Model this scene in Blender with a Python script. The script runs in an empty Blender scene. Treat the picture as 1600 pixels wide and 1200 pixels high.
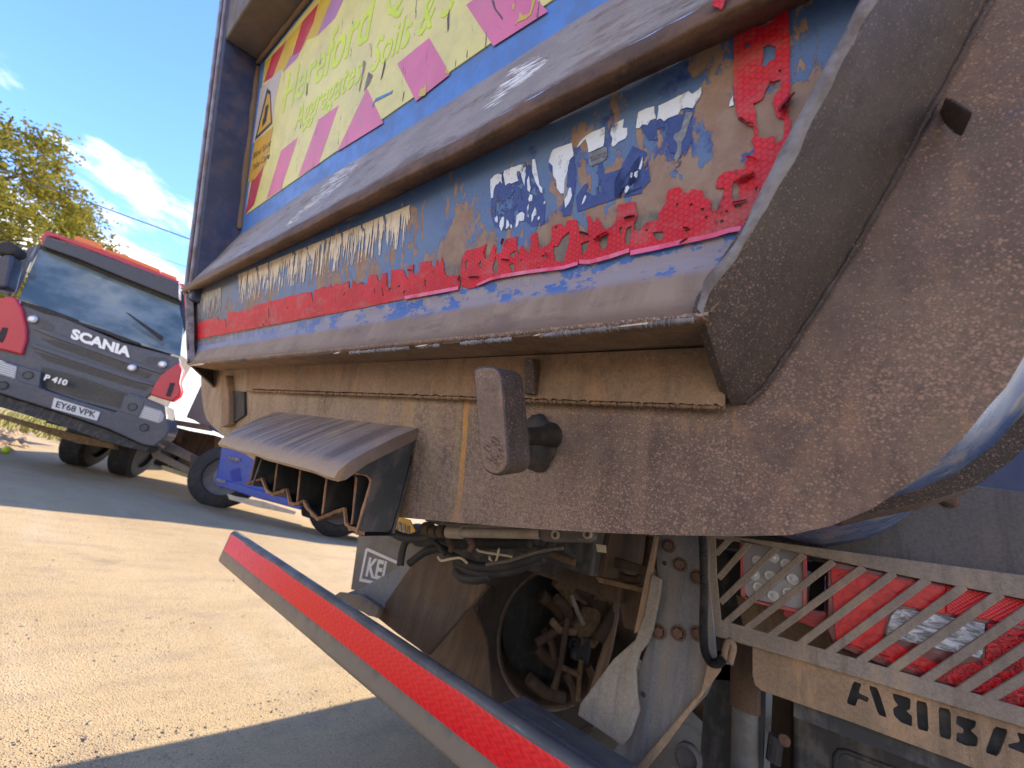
import bpy, bmesh, math, random
from mathutils import Vector as V, Matrix, noise as mnoise
from mathutils.geometry import tessellate_polygon
random.seed(7)
rad = math.radians
S = bpy.context.scene
COL = S.collection

# ------------------------------------------------------------------ camera
EYE = V((0, 0, 0.95))
# directions of the truck's right, forward and up axes, as the lens sees them (x right, y down, z ahead)
AR = V((787, 5, -600)).normalized()
AU = V((163.2, -600, 209.06)).normalized()
AF = AU.cross(AR)
cam = bpy.data.cameras.new('camera')
cam.sensor_width = 36.0
cam.lens = 600 / 1600 * 36.0
cam.clip_start = 0.02
cam.clip_end = 5000
cam.dof.use_dof = True
cam.dof.focus_distance = 0.62
cam.dof.aperture_fstop = 5.0
co = bpy.data.objects.new('camera', cam)
COL.objects.link(co)
cx = V((AR.x, AF.x, AU.x)); cy = V((AR.y, AF.y, AU.y)); cz = V((AR.z, AF.z, AU.z))
M = Matrix.Identity(4)
for i in range(3):
    M[i][0] = cx[i]; M[i][1] = -cy[i]; M[i][2] = -cz[i]; M[i][3] = EYE[i]
co.matrix_world = M
S.camera = co

# ------------------------------------------------------------------ world, sun, exposure
SUN_DIR = V((-0.23, 1.0, 0.78)).normalized()      # towards the sun
W = bpy.data.worlds.new('World'); S.world = W; W.use_nodes = True
wn = W.node_tree; wl = wn.links
for n in list(wn.nodes): wn.nodes.remove(n)
wo = wn.nodes.new('ShaderNodeOutputWorld'); bg = wn.nodes.new('ShaderNodeBackground')
sky = wn.nodes.new('ShaderNodeTexSky'); sky.sky_type = 'NISHITA'; sky.sun_disc = False
sky.sun_elevation = math.asin(SUN_DIR.z)
sky.sun_rotation = math.atan2(SUN_DIR.x, SUN_DIR.y)
sky.air_density = 1.0; sky.dust_density = 0.6; sky.ozone_density = 1.4
bg.inputs['Strength'].default_value = 0.15
tc = wn.nodes.new('ShaderNodeTexCoord')
def wmath(op, a, b=None, c=None):
    n = wn.nodes.new('ShaderNodeMath'); n.operation = op
    for i, v in enumerate((a, b, c)):
        if v is None: continue
        if hasattr(v, 'links'): wl.new(v, n.inputs[i])
        else: n.inputs[i].default_value = v
    return n.outputs[0]
sx = wn.nodes.new('ShaderNodeSeparateXYZ'); wl.new(tc.outputs['Generated'], sx.inputs[0])
mp = wn.nodes.new('ShaderNodeMapping'); mp.inputs['Scale'].default_value = (1.0, 1.0, 2.6)
mp.inputs['Location'].default_value = (8.8, 1.1, 1.5)
wl.new(tc.outputs['Generated'], mp.inputs[0])
n1 = wn.nodes.new('ShaderNodeTexNoise'); n1.inputs['Scale'].default_value = 3.4
n1.inputs['Detail'].default_value = 8; n1.inputs['Roughness'].default_value = 0.6
wl.new(mp.outputs[0], n1.inputs['Vector'])
# more cloud low in the sky, clear blue overhead
band = wn.nodes.new('ShaderNodeMapRange'); wl.new(sx.outputs['Z'], band.inputs[0])
band.inputs[1].default_value = 0.06; band.inputs[2].default_value = 0.50
band.inputs[3].default_value = 0.26; band.inputs[4].default_value = -0.09; band.clamp = True
cv = wmath('ADD', n1.outputs['Fac'], band.outputs[0])
cm = wn.nodes.new('ShaderNodeMapRange'); wl.new(cv, cm.inputs[0])
cm.inputs[1].default_value = 0.50; cm.inputs[2].default_value = 0.64; cm.interpolation_type = 'SMOOTHSTEP'
mix = wn.nodes.new('ShaderNodeMix'); mix.data_type = 'RGBA'
tint = wn.nodes.new('ShaderNodeMix'); tint.data_type = 'RGBA'; tint.blend_type = 'MULTIPLY'
tint.inputs[0].default_value = 1.0
wl.new(sky.outputs[0], tint.inputs[6]); tint.inputs[7].default_value = (0.50, 0.67, 0.98, 1)
wl.new(cm.outputs[0], mix.inputs[0]); wl.new(tint.outputs[2], mix.inputs[6])
mix.inputs[7].default_value = (3.6, 3.5, 3.5, 1)
wl.new(mix.outputs[2], bg.inputs['Color']); wl.new(bg.outputs[0], wo.inputs['Surface'])

sun = bpy.data.lights.new('sun', 'SUN'); sun.energy = 3.4; sun.angle = rad(0.53); sun.color = (1.0, 0.86, 0.64)
so = bpy.data.objects.new('sun', sun); COL.objects.link(so)
so.rotation_euler = (-SUN_DIR).to_track_quat('-Z', 'Y').to_euler()
so.location = (0, 0, 30)
S.view_settings.view_transform = 'Standard'
S.view_settings.look = 'None'
S.view_settings.gamma = 1.0
S.view_settings.use_curve_mapping = False
S.view_settings.exposure = 1.82
S.cycles.max_bounces = 8

# ------------------------------------------------------------------ geometry helpers
def ray(px, py):
    v = V((px - 800, py - 600, 600))
    return V((v.dot(AR), v.dot(AF), v.dot(AU)))
def hit(px, py, n, k):
    d = ray(px, py); n = V(n)
    return EYE + d * ((k - n.dot(EYE)) / n.dot(d))
RK = 0.334
def rk(px, py, K):                       # on a plane of the raked tailgate family
    return hit(px, py, (0, 1, RK), K)
def yc(px, py, y): return hit(px, py, (0, 1, 0), y)
def xc(px, py, x): return hit(px, py, (1, 0, 0), x)
def zc(px, py, z): return hit(px, py, (0, 0, 1), z)
def yz(s, K):
    y = (K - RK * 0.95) / (1 + RK * s)
    return y, 0.95 + s * y
NK = V((0, 1, RK)).normalized()          # into the truck, across the raked plane
UPK = V((0, -RK, 1)).normalized()

class B:
    def __init__(s): s.v = []; s.f = []; s.uv = None
    def add(s, vs, fs):
        o = len(s.v); s.v += [V(p) for p in vs]; s.f += [tuple(i + o for i in f) for f in fs]; return s
    def prism(s, pts, vec):
        n = len(pts); vec = V(vec)
        vs = list(pts) + [V(p) + vec for p in pts]
        return s.add(vs, [tuple(range(n)), tuple(range(2 * n - 1, n - 1, -1))] +
                     [(i, (i + 1) % n, (i + 1) % n + n, i + n)[::-1] for i in range(n)])
    def box(s, c, h, ax=None):
        c = V(c); ax = ax or (V((1, 0, 0)), V((0, 1, 0)), V((0, 0, 1)))
        vs = [c + ax[0] * h[0] * a + ax[1] * h[1] * b + ax[2] * h[2] * d for a in (-1, 1) for b in (-1, 1) for d in (-1, 1)]
        return s.add(vs, [(0, 1, 3, 2), (4, 6, 7, 5), (0, 4, 5, 1), (2, 3, 7, 6), (0, 2, 6, 4), (1, 5, 7, 3)])
    def bx(s, x0, x1, y0, y1, z0, z1):
        return s.box(((x0 + x1) / 2, (y0 + y1) / 2, (z0 + z1) / 2), ((x1 - x0) / 2, (y1 - y0) / 2, (z1 - z0) / 2))
    def tube(s, pts, r, seg=8, cap=True):
        pts = [V(p) for p in pts]; n = len(pts); rs = r if isinstance(r, (list, tuple)) else [r] * n
        t0 = (pts[1] - pts[0]).normalized()
        u = t0.orthogonal().normalized(); vs = []
        for i, p in enumerate(pts):
            t = (pts[min(i + 1, n - 1)] - pts[max(i - 1, 0)]).normalized()
            u = (u - t * u.dot(t)).normalized(); w = t.cross(u)
            for k in range(seg):
                a = 2 * math.pi * k / seg
                vs.append(p + (u * math.cos(a) + w * math.sin(a)) * rs[i])
        fs = [(i * seg + k, i * seg + (k + 1) % seg, (i + 1) * seg + (k + 1) % seg, (i + 1) * seg + k)
              for i in range(n - 1) for k in range(seg)]
        if cap: fs += [tuple(range(seg))[::-1], tuple(range((n - 1) * seg, n * seg))]
        return s.add(vs, fs)
    def lathe(s, c, ax, prof, seg=32, closed=False):     # prof: (radius, distance along axis)
        c = V(c); ax = V(ax).normalized(); u = ax.orthogonal().normalized(); w = ax.cross(u); vs = []
        for r, h in prof:
            for k in range(seg):
                a = 2 * math.pi * k / seg
                vs.append(c + ax * h + (u * math.cos(a) + w * math.sin(a)) * r)
        n = len(prof)
        fs = [(i * seg + k, i * seg + (k + 1) % seg, (i + 1) * seg + (k + 1) % seg, (i + 1) * seg + k)
              for i in range(n - 1) for k in range(seg)]
        return s.add(vs, fs)
    def quad(s, a, b, c, d): return s.add([a, b, c, d], [(0, 1, 2, 3)])
    def holes(s, loops, vec):             # flat sheet with holes, thickness along vec
        vec = V(vec); flat = [V(p) for l in loops for p in l]
        tri = tessellate_polygon([[V(p) for p in l] for l in loops])
        n = len(flat); vs = flat + [p + vec for p in flat]
        fs = [tuple(t) for t in tri] + [tuple(i + n for i in t)[::-1] for t in tri]
        o = 0
        for l in loops:
            m = len(l)
            fs += [(o + i, o + (i + 1) % m, o + (i + 1) % m + n, o + i + n) for i in range(m)]
            o += m
        return s.add(vs, fs)
    def done(s, name, mat, parent=None, smooth=False, bev=0, seg=2, recalc=True, angle=35):
        me = bpy.data.meshes.new(name)
        root = parent
        while root is not None and root.parent is not None: root = root.parent
        off = root.location if root is not None else V((0, 0, 0))
        me.from_pydata([tuple(p - off) for p in s.v], [], s.f)
        if recalc:
            bm = bmesh.new(); bm.from_mesh(me); bmesh.ops.recalc_face_normals(bm, faces=bm.faces); bm.to_mesh(me); bm.free()
        if smooth:
            for p in me.polygons: p.use_smooth = True
            if smooth != 2:
                try: me.set_sharp_from_angle(angle=rad(angle))
                except Exception: pass
        me.materials.append(mat)
        o = bpy.data.objects.new(name, me); COL.objects.link(o)
        if parent is not None: o.parent = parent
        if bev:
            m = o.modifiers.new('bevel', 'BEVEL'); m.width = bev; m.segments = seg; m.limit_method = 'ANGLE'; m.angle_limit = rad(40)
            m.harden_normals = False
            for p in me.polygons: p.use_smooth = True
            try: me.set_sharp_from_angle(angle=rad(40))
            except Exception: pass
        return o

def spline(pts, n=6):
    pts = [V(p) for p in pts]; P = [pts[0]] + pts + [pts[-1]]; out = []
    for i in range(1, len(P) - 2):
        for k in range(n):
            t = k / n; a, b, c, d = P[i - 1:i + 3]
            out.append(0.5 * ((2 * b) + (c - a) * t + (2 * a - 5 * b + 4 * c - d) * t * t + (3 * b - a - 3 * c + d) * t ** 3))
    out.append(pts[-1]); return out
def thing(name, label, cat, loc, group=None, kind=None):
    o = bpy.data.objects.new(name, None); COL.objects.link(o); o.location = loc
    o.empty_display_size = 0.2
    o['label'] = label; o['category'] = cat
    if group: o['group'] = group
    if kind: o['kind'] = kind
    return o
def tag(o, label, cat, group=None, kind=None):
    if label: o['label'] = label
    if cat: o['category'] = cat
    if group: o['group'] = group
    if kind: o['kind'] = kind
    return o
_txt = {}
def text(name, body, p0, p1, p2, mat, parent, vec, shear=0.0, bold=0.0, recalc=True):
    """letters laid between three world points: baseline start, baseline end, top of first letter"""
    key = (body, shear, bold)
    if key not in _txt:
        cu = bpy.data.curves.new('t', 'FONT'); cu.body = body; cu.size = 1; cu.shear = shear; cu.offset = bold
        cu.resolution_u = 3
        ob = bpy.data.objects.new('t', cu); COL.objects.link(ob)
        bpy.context.view_layer.update()
        me = bpy.data.meshes.new_from_object(ob.evaluated_get(bpy.context.evaluated_depsgraph_get()))
        _txt[key] = ([v.co.copy() for v in me.vertices], [tuple(p.vertices) for p in me.polygons])
        bpy.data.objects.remove(ob)
    vs, fs = _txt[key]
    if max(abs(v.x) + abs(v.y) for v in vs) > 0.9 * len(body) + 2: print('BADTEXT', body)
    x0 = min(v.x for v in vs); x1 = max(v.x for v in vs); h = 0.70
    ex = (p1 - p0) / (x1 - x0); ey = (p2 - p0) / h
    b = B(); w = [p0 + ex * (v.x - x0) + ey * v.y for v in vs]; vec = V(vec); n = len(w)
    b.add(w + [q + vec for q in w], list(fs) + [tuple(i + n for i in f)[::-1] for f in fs])
    return b.done(name, mat, parent, recalc=False)

# ------------------------------------------------------------------ material helper
class Mt:
    def __init__(s, name, rough=0.6, metal=0.0, color=None, spec=0.5):
        s.m = bpy.data.materials.new(name); s.m.use_nodes = True; s.nt = s.m.node_tree; s.L = s.nt.links
        s.b = s.nt.nodes['Principled BSDF']; s.tc = s.nt.nodes.new('ShaderNodeTexCoord')
        s.b.inputs['Roughness'].default_value = rough; s.b.inputs['Metallic'].default_value = metal
        s.b.inputs['Specular IOR Level'].default_value = spec
        if color: s.b.inputs['Base Color'].default_value = (*color, 1)
        s.out = [n for n in s.nt.nodes if n.type == 'OUTPUT_MATERIAL'][0]
    def put(s, i, v):
        if hasattr(v, 'links'): s.L.new(v, i)
        elif isinstance(v, (tuple, list)) and i.type == 'RGBA': i.default_value = (*v[:3], 1)
        else: i.default_value = v
    def vec(s, scale=(1, 1, 1), loc=(0, 0, 0), rot=(0, 0, 0), co='Object'):
        n = s.nt.nodes.new('ShaderNodeMapping'); s.L.new(s.tc.outputs[co], n.inputs[0])
        n.inputs['Scale'].default_value = scale; n.inputs['Location'].default_value = loc; n.inputs['Rotation'].default_value = rot
        return n.outputs[0]
    def noise(s, scale, detail=4, rough=0.55, st=(1, 1, 1), loc=(0, 0, 0), dist=0.0, co='Object'):
        n = s.nt.nodes.new('ShaderNodeTexNoise'); s.L.new(s.vec(st, loc, co=co), n.inputs['Vector'])
        n.inputs['Scale'].default_value = scale; n.inputs['Detail'].default_value = detail
        n.inputs['Roughness'].default_value = rough; n.inputs['Distortion'].default_value = dist
        return n.outputs['Fac']
    def vor(s, scale, st=(1, 1, 1), rnd=1.0, feat='F1', out='Distance', loc=(0, 0, 0)):
        n = s.nt.nodes.new('ShaderNodeTexVoronoi'); n.feature = feat; s.L.new(s.vec(st, loc), n.inputs['Vector'])
        n.inputs['Scale'].default_value = scale; n.inputs['Randomness'].default_value = rnd
        return n.outputs[out]
    def mr(s, f, a, b, c=0.0, d=1.0, smooth=True):
        n = s.nt.nodes.new('ShaderNodeMapRange'); n.interpolation_type = 'SMOOTHSTEP' if smooth else 'LINEAR'
        for i, v in enumerate((f, a, b, c, d)): s.put(n.inputs[i], v)
        return n.outputs[0]
    def mix(s, f, a, b, mode='MIX'):
        n = s.nt.nodes.new('ShaderNodeMix'); n.data_type = 'RGBA'; n.blend_type = mode
        s.put(n.inputs[0], f); s.put(n.inputs[6], a); s.put(n.inputs[7], b); return n.outputs[2]
    def math(s, op, a, b=0.0, c=0.0):
        n = s.nt.nodes.new('ShaderNodeMath'); n.operation = op
        s.put(n.inputs[0], a); s.put(n.inputs[1], b); s.put(n.inputs[2], c); return n.outputs[0]
    def axis(s, k, co='Object'):
        n = s.nt.nodes.new('ShaderNodeSeparateXYZ'); s.L.new(s.tc.outputs[co], n.inputs[0]); return n.outputs[k]
    def dist(s, p):
        n = s.nt.nodes.new('ShaderNodeVectorMath'); n.operation = 'DISTANCE'
        s.L.new(s.tc.outputs['Object'], n.inputs[0]); n.inputs[1].default_value = p; return n.outputs['Value']
    def bump(s, h, strength=0.5, d=0.002, nrm=None):
        n = s.nt.nodes.new('ShaderNodeBump'); n.inputs['Strength'].default_value = strength; n.inputs['Distance'].default_value = d
        s.L.new(h, n.inputs['Height'])
        if nrm is not None: s.L.new(nrm, n.inputs['Normal'])
        return n.outputs[0]
    def fin(s, col=None, rough=None, nrm=None, metal=None, alpha=None):
        if col is not None: s.put(s.b.inputs['Base Color'], col)
        if rough is not None: s.put(s.b.inputs['Roughness'], rough)
        if metal is not None: s.put(s.b.inputs['Metallic'], metal)
        if nrm is not None: s.L.new(nrm, s.b.inputs['Normal'])
        if alpha is not None: s.put(s.b.inputs['Alpha'], alpha)
        return s.m

C0 = -0.91                               # centre line of the truck
T0 = V((C0, 3.0, 0.0))
def loc(p): return tuple(V(p) - T0)

def rust_steel(name, a, b, spot, streak=0.0, rough=0.62, spots=0.33, stain=None, warm=(1.34, 1.19, 1.04)):
    a, b, spot = [tuple(x * w for x, w in zip(c, warm)) for c in (a, b, spot)]
    m = Mt(name, rough)
    big = m.noise(5, 5, 0.6); fine = m.noise(160, 3, 0.7)
    col = m.mix(m.mr(big, 0.35, 0.68), a, b)
    col = m.mix(m.math('MULTIPLY', m.mr(fine, 0.35, 0.7), 0.45), col, tuple(x * 0.55 for x in b))
    dirt = m.noise(11, 6, 0.65, (1, 1, 0.55), (4, 2, 1))
    col = m.mix(m.math('MULTIPLY', m.mr(dirt, 0.5, 0.72), 0.5), col, tuple(x * 1.35 for x in a))
    if streak:
        st = m.noise(26, 5, 0.6, (1, 1, 0.05), (1.3, 0, 0))
        col = m.mix(m.math('MULTIPLY', m.mr(st, 0.42, 0.66), streak), col, (0.30, 0.215, 0.125))
    # road spray runs
    run = m.noise(34, 5, 0.68, (1, 1, 0.07), (8, 3, 0)); run2 = m.noise(12, 6, 0.7, (1, 1, 0.22), (2, 7, 0))
    col = m.mix(m.math('MULTIPLY', m.mr(run, 0.5, 0.68), 0.45), col, tuple(x * 0.5 for x in b))
    col = m.mix(m.math('MULTIPLY', m.mr(run2, 0.54, 0.66), 0.4), col, tuple(x * y for x, y in zip(a, (1.5, 1.3, 1.05))))
    # pitted scale that shows lighter where it was knocked off
    w = m.noise(4.5, 6, 0.72, loc=(7, 1, 3)); g = m.noise(420, 3, 0.75)
    def spots_(scale, hi, l):
        d = m.vor(scale, loc=l); rc = m.nt.nodes.new('ShaderNodeRGBToBW'); m.L.new(m.vor(scale, out='Color', loc=l), rc.inputs[0])
        size = m.math('MULTIPLY', m.mr(w, 0.32, 0.64, hi * 0.45, hi), m.mr(rc.outputs[0], 0.2, 0.7, 0.25, 1.1))
        d = m.math('ADD', d, m.math('MULTIPLY', m.math('SUBTRACT', g, 0.5), 0.35))
        return m.mr(m.math('SUBTRACT', size, d), -0.06, 0.10)
    spk = m.math('MAXIMUM', spots_(300, spots, (0, 0, 0)), m.math('MULTIPLY', spots_(520, spots * 1.05, (3, 3, 3)), 0.75))
    col = m.mix(m.math('MULTIPLY', spk, 0.62), col, spot)
    col = m.mix(m.math('MULTIPLY', m.mr(g, 0.52, 0.72), 0.5), col, tuple(x * 0.5 for x in b))
    for rt, lo_ in ((0.5, (2, 1, 0)), (-0.9, (5, 4, 2))):
        nn_ = m.nt.nodes.new('ShaderNodeTexNoise'); m.L.new(m.vec((1.0, 1.0, 0.04), lo_, (0, rt, 0)), nn_.inputs['Vector']); nn_.inputs['Scale'].default_value = 190; nn_.inputs['Detail'].default_value = 3
        col = m.mix(m.math('MULTIPLY', m.mr(nn_.outputs['Fac'], 0.72, 0.75), 0.35), col, tuple(min(1, x * 1.15) for x in spot))
    if stain: col = stain(m, col)
    h = m.math('ADD', m.math('MULTIPLY', fine, 0.5), m.math('MULTIPLY', spk, -0.5))
    n = m.bump(h, 0.55, 0.0012)
    n = m.bump(dirt, 0.35, 0.004, n)
    return m.fin(col, m.mr(dirt, 0.3, 0.7, rough - 0.12, rough + 0.16), n)

def plate_stain(m, col):
    # bare orange rust bleeding from the welds and the cut edge
    zz = m.axis(2); nn = m.noise(38, 6, 0.75, (1, 1, 0.5), (4, 4, 9))
    yS, zS = yz(0.385, 0.80)
    f = m.math('MULTIPLY', m.mr(nn, 0.52, 0.62), m.mr(m.math('ABSOLUTE', m.math('SUBTRACT', zz, zS - 0.012)), 0.03, 0.0))
    col = m.mix(m.math('MULTIPLY', f, 0.55), col, (0.36, 0.19, 0.09))
    x = m.axis(0); z = m.axis(2)
    wob = m.noise(7, 3, 0.5, (0.2, 0.2, 1))
    # ochre run-off streaks under the weld
    p = rk(722, 700, 0.812) - T0
    for dx, wd, c, k in ((0.0, 0.0085, (0.60, 0.27, 0.04), 0.95), (-0.017, 0.008, (0.35, 0.25, 0.10), 0.5), (-0.155, 0.03, (0.42, 0.24, 0.07), 0.5), (-0.24, 0.02, (0.40, 0.25, 0.08), 0.42), (-0.075, 0.03, (0.36, 0.25, 0.13), 0.4), (0.30, 0.010, (0.44, 0.26, 0.16), 0.2)):
        cxv = m.math('ADD', p.x + dx - 0.011, m.math('MULTIPLY', wob, 0.022))
        cxv = m.math('ADD', cxv, m.math('MULTIPLY', m.math('SUBTRACT', z, p.z), 0.04))
        f = m.mr(m.math('ABSOLUTE', m.math('SUBTRACT', x, cxv)), wd * 0.35, wd, 1, 0)
        f = m.math('MULTIPLY', f, m.mr(m.noise(60, 4, 0.7, (1, 1, 0.08), (dx * 50, 0, 0)), 0.3, 0.55, 0.5, 1.0))
        f = m.math('MULTIPLY', f, m.mr(z, p.z - 0.10, p.z + 0.03, 0.45, 1.0))
        col = m.mix(m.math('MULTIPLY', f, k), col, c)
    # the left half is dusted with sand
    f = m.math('MULTIPLY', m.mr(x, -0.15, 0.58, 0.75, 0.0), m.mr(m.noise(22, 6, 0.65, (1, 1, 0.18)), 0.3, 0.62))
    col = m.mix(m.math('MULTIPLY', f, 0.75), col, (0.44, 0.32, 0.19))
    f = m.math('MULTIPLY', m.mr(x, 0.85, 0.30, 0.0, 1.0), m.mr(m.noise(120, 3, 0.7), 0.42, 0.62))
    col = m.mix(m.math('MULTIPLY', f, 0.4), col, (0.46, 0.34, 0.22))
    # grease round the latch shaft
    g = rk(838, 690, 0.81) - T0
    dd = m.math('ADD', m.dist(tuple(g)), m.math('MULTIPLY', m.noise(40, 5, 0.7), 0.035))
    col = m.mix(m.mr(dd, 0.040, 0.062, 0.97, 0.0), col, (0.012, 0.011, 0.011))
    g2 = rk(845, 580, 0.81) - T0
    dd = m.math('ADD', m.dist(tuple(g2)), m.math('MULTIPLY', m.noise(50, 5, 0.7), 0.03))
    col = m.mix(m.mr(dd, 0.025, 0.05, 0.85, 0.0), col, (0.03, 0.024, 0.02))
    # traces of the old blue paint high on the right
    f = m.math('MULTIPLY', m.mr(m.noise(30, 5, 0.7, (1, 1, 0.6), (9, 9, 9)), 0.58, 0.66), m.mr(z, 1.30, 1.42))
    col = m.mix(m.math('MULTIPLY', f, 0.75), col, (0.035, 0.075, 0.17))
    return col

A_ = (0.175, 0.128, 0.105); B_ = (0.105, 0.075, 0.063)
M_plate = rust_steel('pitted_brown_plate', A_, B_, (0.36, 0.245, 0.185), 0.25, 0.62, 0.46, plate_stain)
M_dark = rust_steel('dark_weathered_steel', (0.072, 0.058, 0.052), (0.046, 0.038, 0.036), (0.25, 0.185, 0.15), 0.0, 0.6, 0.36)
M_latch = rust_steel('cast_latch_steel', (0.24, 0.175, 0.135), (0.16, 0.115, 0.09), (0.36, 0.26, 0.2), 0.0, 0.75, 0.3)
M_tan = rust_steel('dusty_tan_steel', (0.30, 0.225, 0.155), (0.21, 0.155, 0.105), (0.38, 0.3, 0.22), 0.3, 0.8, 0.2)
M_strip = rust_steel('dusty_weld_strip', (0.25, 0.175, 0.115), (0.17, 0.115, 0.075), (0.36, 0.255, 0.17), 0.2, 0.75, 0.26)
M_under = rust_steel('mud_brown_steel', (0.10, 0.07, 0.048), (0.062, 0.043, 0.031), (0.16, 0.11, 0.08), 0.1, 0.8, 0.1)
M_guard = rust_steel('road_film_guard', (0.31, 0.255, 0.205), (0.235, 0.19, 0.15), (0.37, 0.31, 0.26), 0.0, 0.72, 0.3, None, (1.12, 1.08, 1.0))
M_beam = rust_steel('grey_beam_paint', (0.11, 0.105, 0.10), (0.075, 0.072, 0.07), (0.20, 0.18, 0.16), 0.0, 0.65, 0.12)
M_torn = rust_steel('bare_rust_edge', (0.33, 0.20, 0.12), (0.22, 0.125, 0.075), (0.45, 0.31, 0.2), 0.0, 0.85, 0.3)

def mk_ridge_top():
    m = Mt('scuffed_violet_grey_paint', 0.5)
    a = m.noise(8, 6, 0.65); f = m.noise(150, 4, 0.7); sc = m.noise(70, 5, 0.7, (0.12, 0.5, 1.0))
    col = m.mix(m.mr(a, 0.35, 0.65), (0.28, 0.24, 0.215), (0.36, 0.315, 0.285))
    col = m.mix(m.math('MULTIPLY', m.mr(sc, 0.54, 0.72), 0.5), col, (0.13, 0.145, 0.21))
    col = m.mix(m.math('MULTIPLY', m.mr(f, 0.5, 0.75), 0.5), col, (0.33, 0.30, 0.31))
    br = m.math('MULTIPLY', m.mr(m.noise(15, 6, 0.72, (0.35, 1, 1), (5, 5, 0)), 0.53, 0.62), 0.75)
    col = m.mix(br, col, (0.19, 0.125, 0.09))
    blk = m.math('MULTIPLY', m.mr(m.noise(50, 6, 0.75, (0.25, 1, 1), (1, 5, 7)), 0.60, 0.66), 0.8)
    col = m.mix(blk, col, (0.05, 0.045, 0.045))
    # rust creeping over the rolled edge
    z = m.axis(2); y0, z0 = yz(2.2, 0.715)
    e = m.math('ADD', z, m.math('MULTIPLY', m.noise(24, 6, 0.7), -0.03))
    col = m.mix(m.mr(e, z0 - 0.015, z0 + 0.016, 0.95, 0.0), col, (0.12, 0.066, 0.04))
    # white paint dragged off by passing loads
    X = m.axis(0); Y = m.axis(1)
    dr = m.noise(130, 4, 0.65, (0.18, 1.0, 1.0), (2, 2, 2), 0.4)
    for px, py, a_, b_, c_ in ((805, 118, 0.075, 0.022, (0.86, 0.86, 0.82)), (840, 95, 0.03, 0.012, (0.86, 0.86, 0.82)), (520, 285, 0.17, 0.030, (0.66, 0.66, 0.62)), (475, 325, 0.10, 0.020, (0.74, 0.70, 0.52)), (360, 372, 0.22, 0.022, (0.55, 0.53, 0.56))):
        q = shelf(px, py) - T0
        ex = m.math('DIVIDE', m.math('SUBTRACT', X, q.x), a_); ey = m.math('DIVIDE', m.math('SUBTRACT', Y, q.y), b_)
        rr = m.math('ADD', m.math('MULTIPLY', ex, ex), m.math('MULTIPLY', ey, ey))
        k = m.math('ADD', dr, m.mr(rr, 0.0, 1.2, 0.11, -0.25))
        col = m.mix(m.mr(k, 0.60, 0.62), col, c_)
    return m.fin(col, m.mr(f, 0.3, 0.7, 0.4, 0.62), m.bump(m.math('ADD', f, m.math('MULTIPLY', sc, 1.2)), 0.5, 0.0012))
def shelf(px, py, lift=0.0015):           # plane through the shelf profile
    y0, z0 = yz(2.78, 0.8546); y1, z1 = yz(2.22, 0.718)
    n_ = V((0, z1 - z0, -(y1 - y0))).normalized()
    if n_.z < 0: n_ = -n_
    return hit(px, py, n_, n_.dot(V((0, y0, z0))) + lift)
M_ridge = mk_ridge_top()
def mk_nose():
    m = Mt('rusty_rolled_edge', 0.8)
    a = m.noise(14, 6, 0.7); f = m.noise(220, 4, 0.75); s = m.noise(40, 5, 0.7)
    col = m.mix(m.mr(a, 0.35, 0.65), (0.10, 0.058, 0.036), (0.185, 0.10, 0.058))
    col = m.mix(m.math('MULTIPLY', m.mr(s, 0.5, 0.7), 0.7), col, (0.055, 0.043, 0.036))
    col = m.mix(m.math('MULTIPLY', m.mr(f, 0.5, 0.75), 0.6), col, (0.24, 0.14, 0.085))
    x = m.axis(0)
    col = m.mix(m.mr(x, -0.15, -0.75, 0.0, 0.55), col, (0.27, 0.19, 0.12))
    return m.fin(col, 0.8, m.bump(m.math('ADD', f, m.math('MULTIPLY', s, 2)), 0.7, 0.0015))
M_nose = mk_nose()
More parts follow.
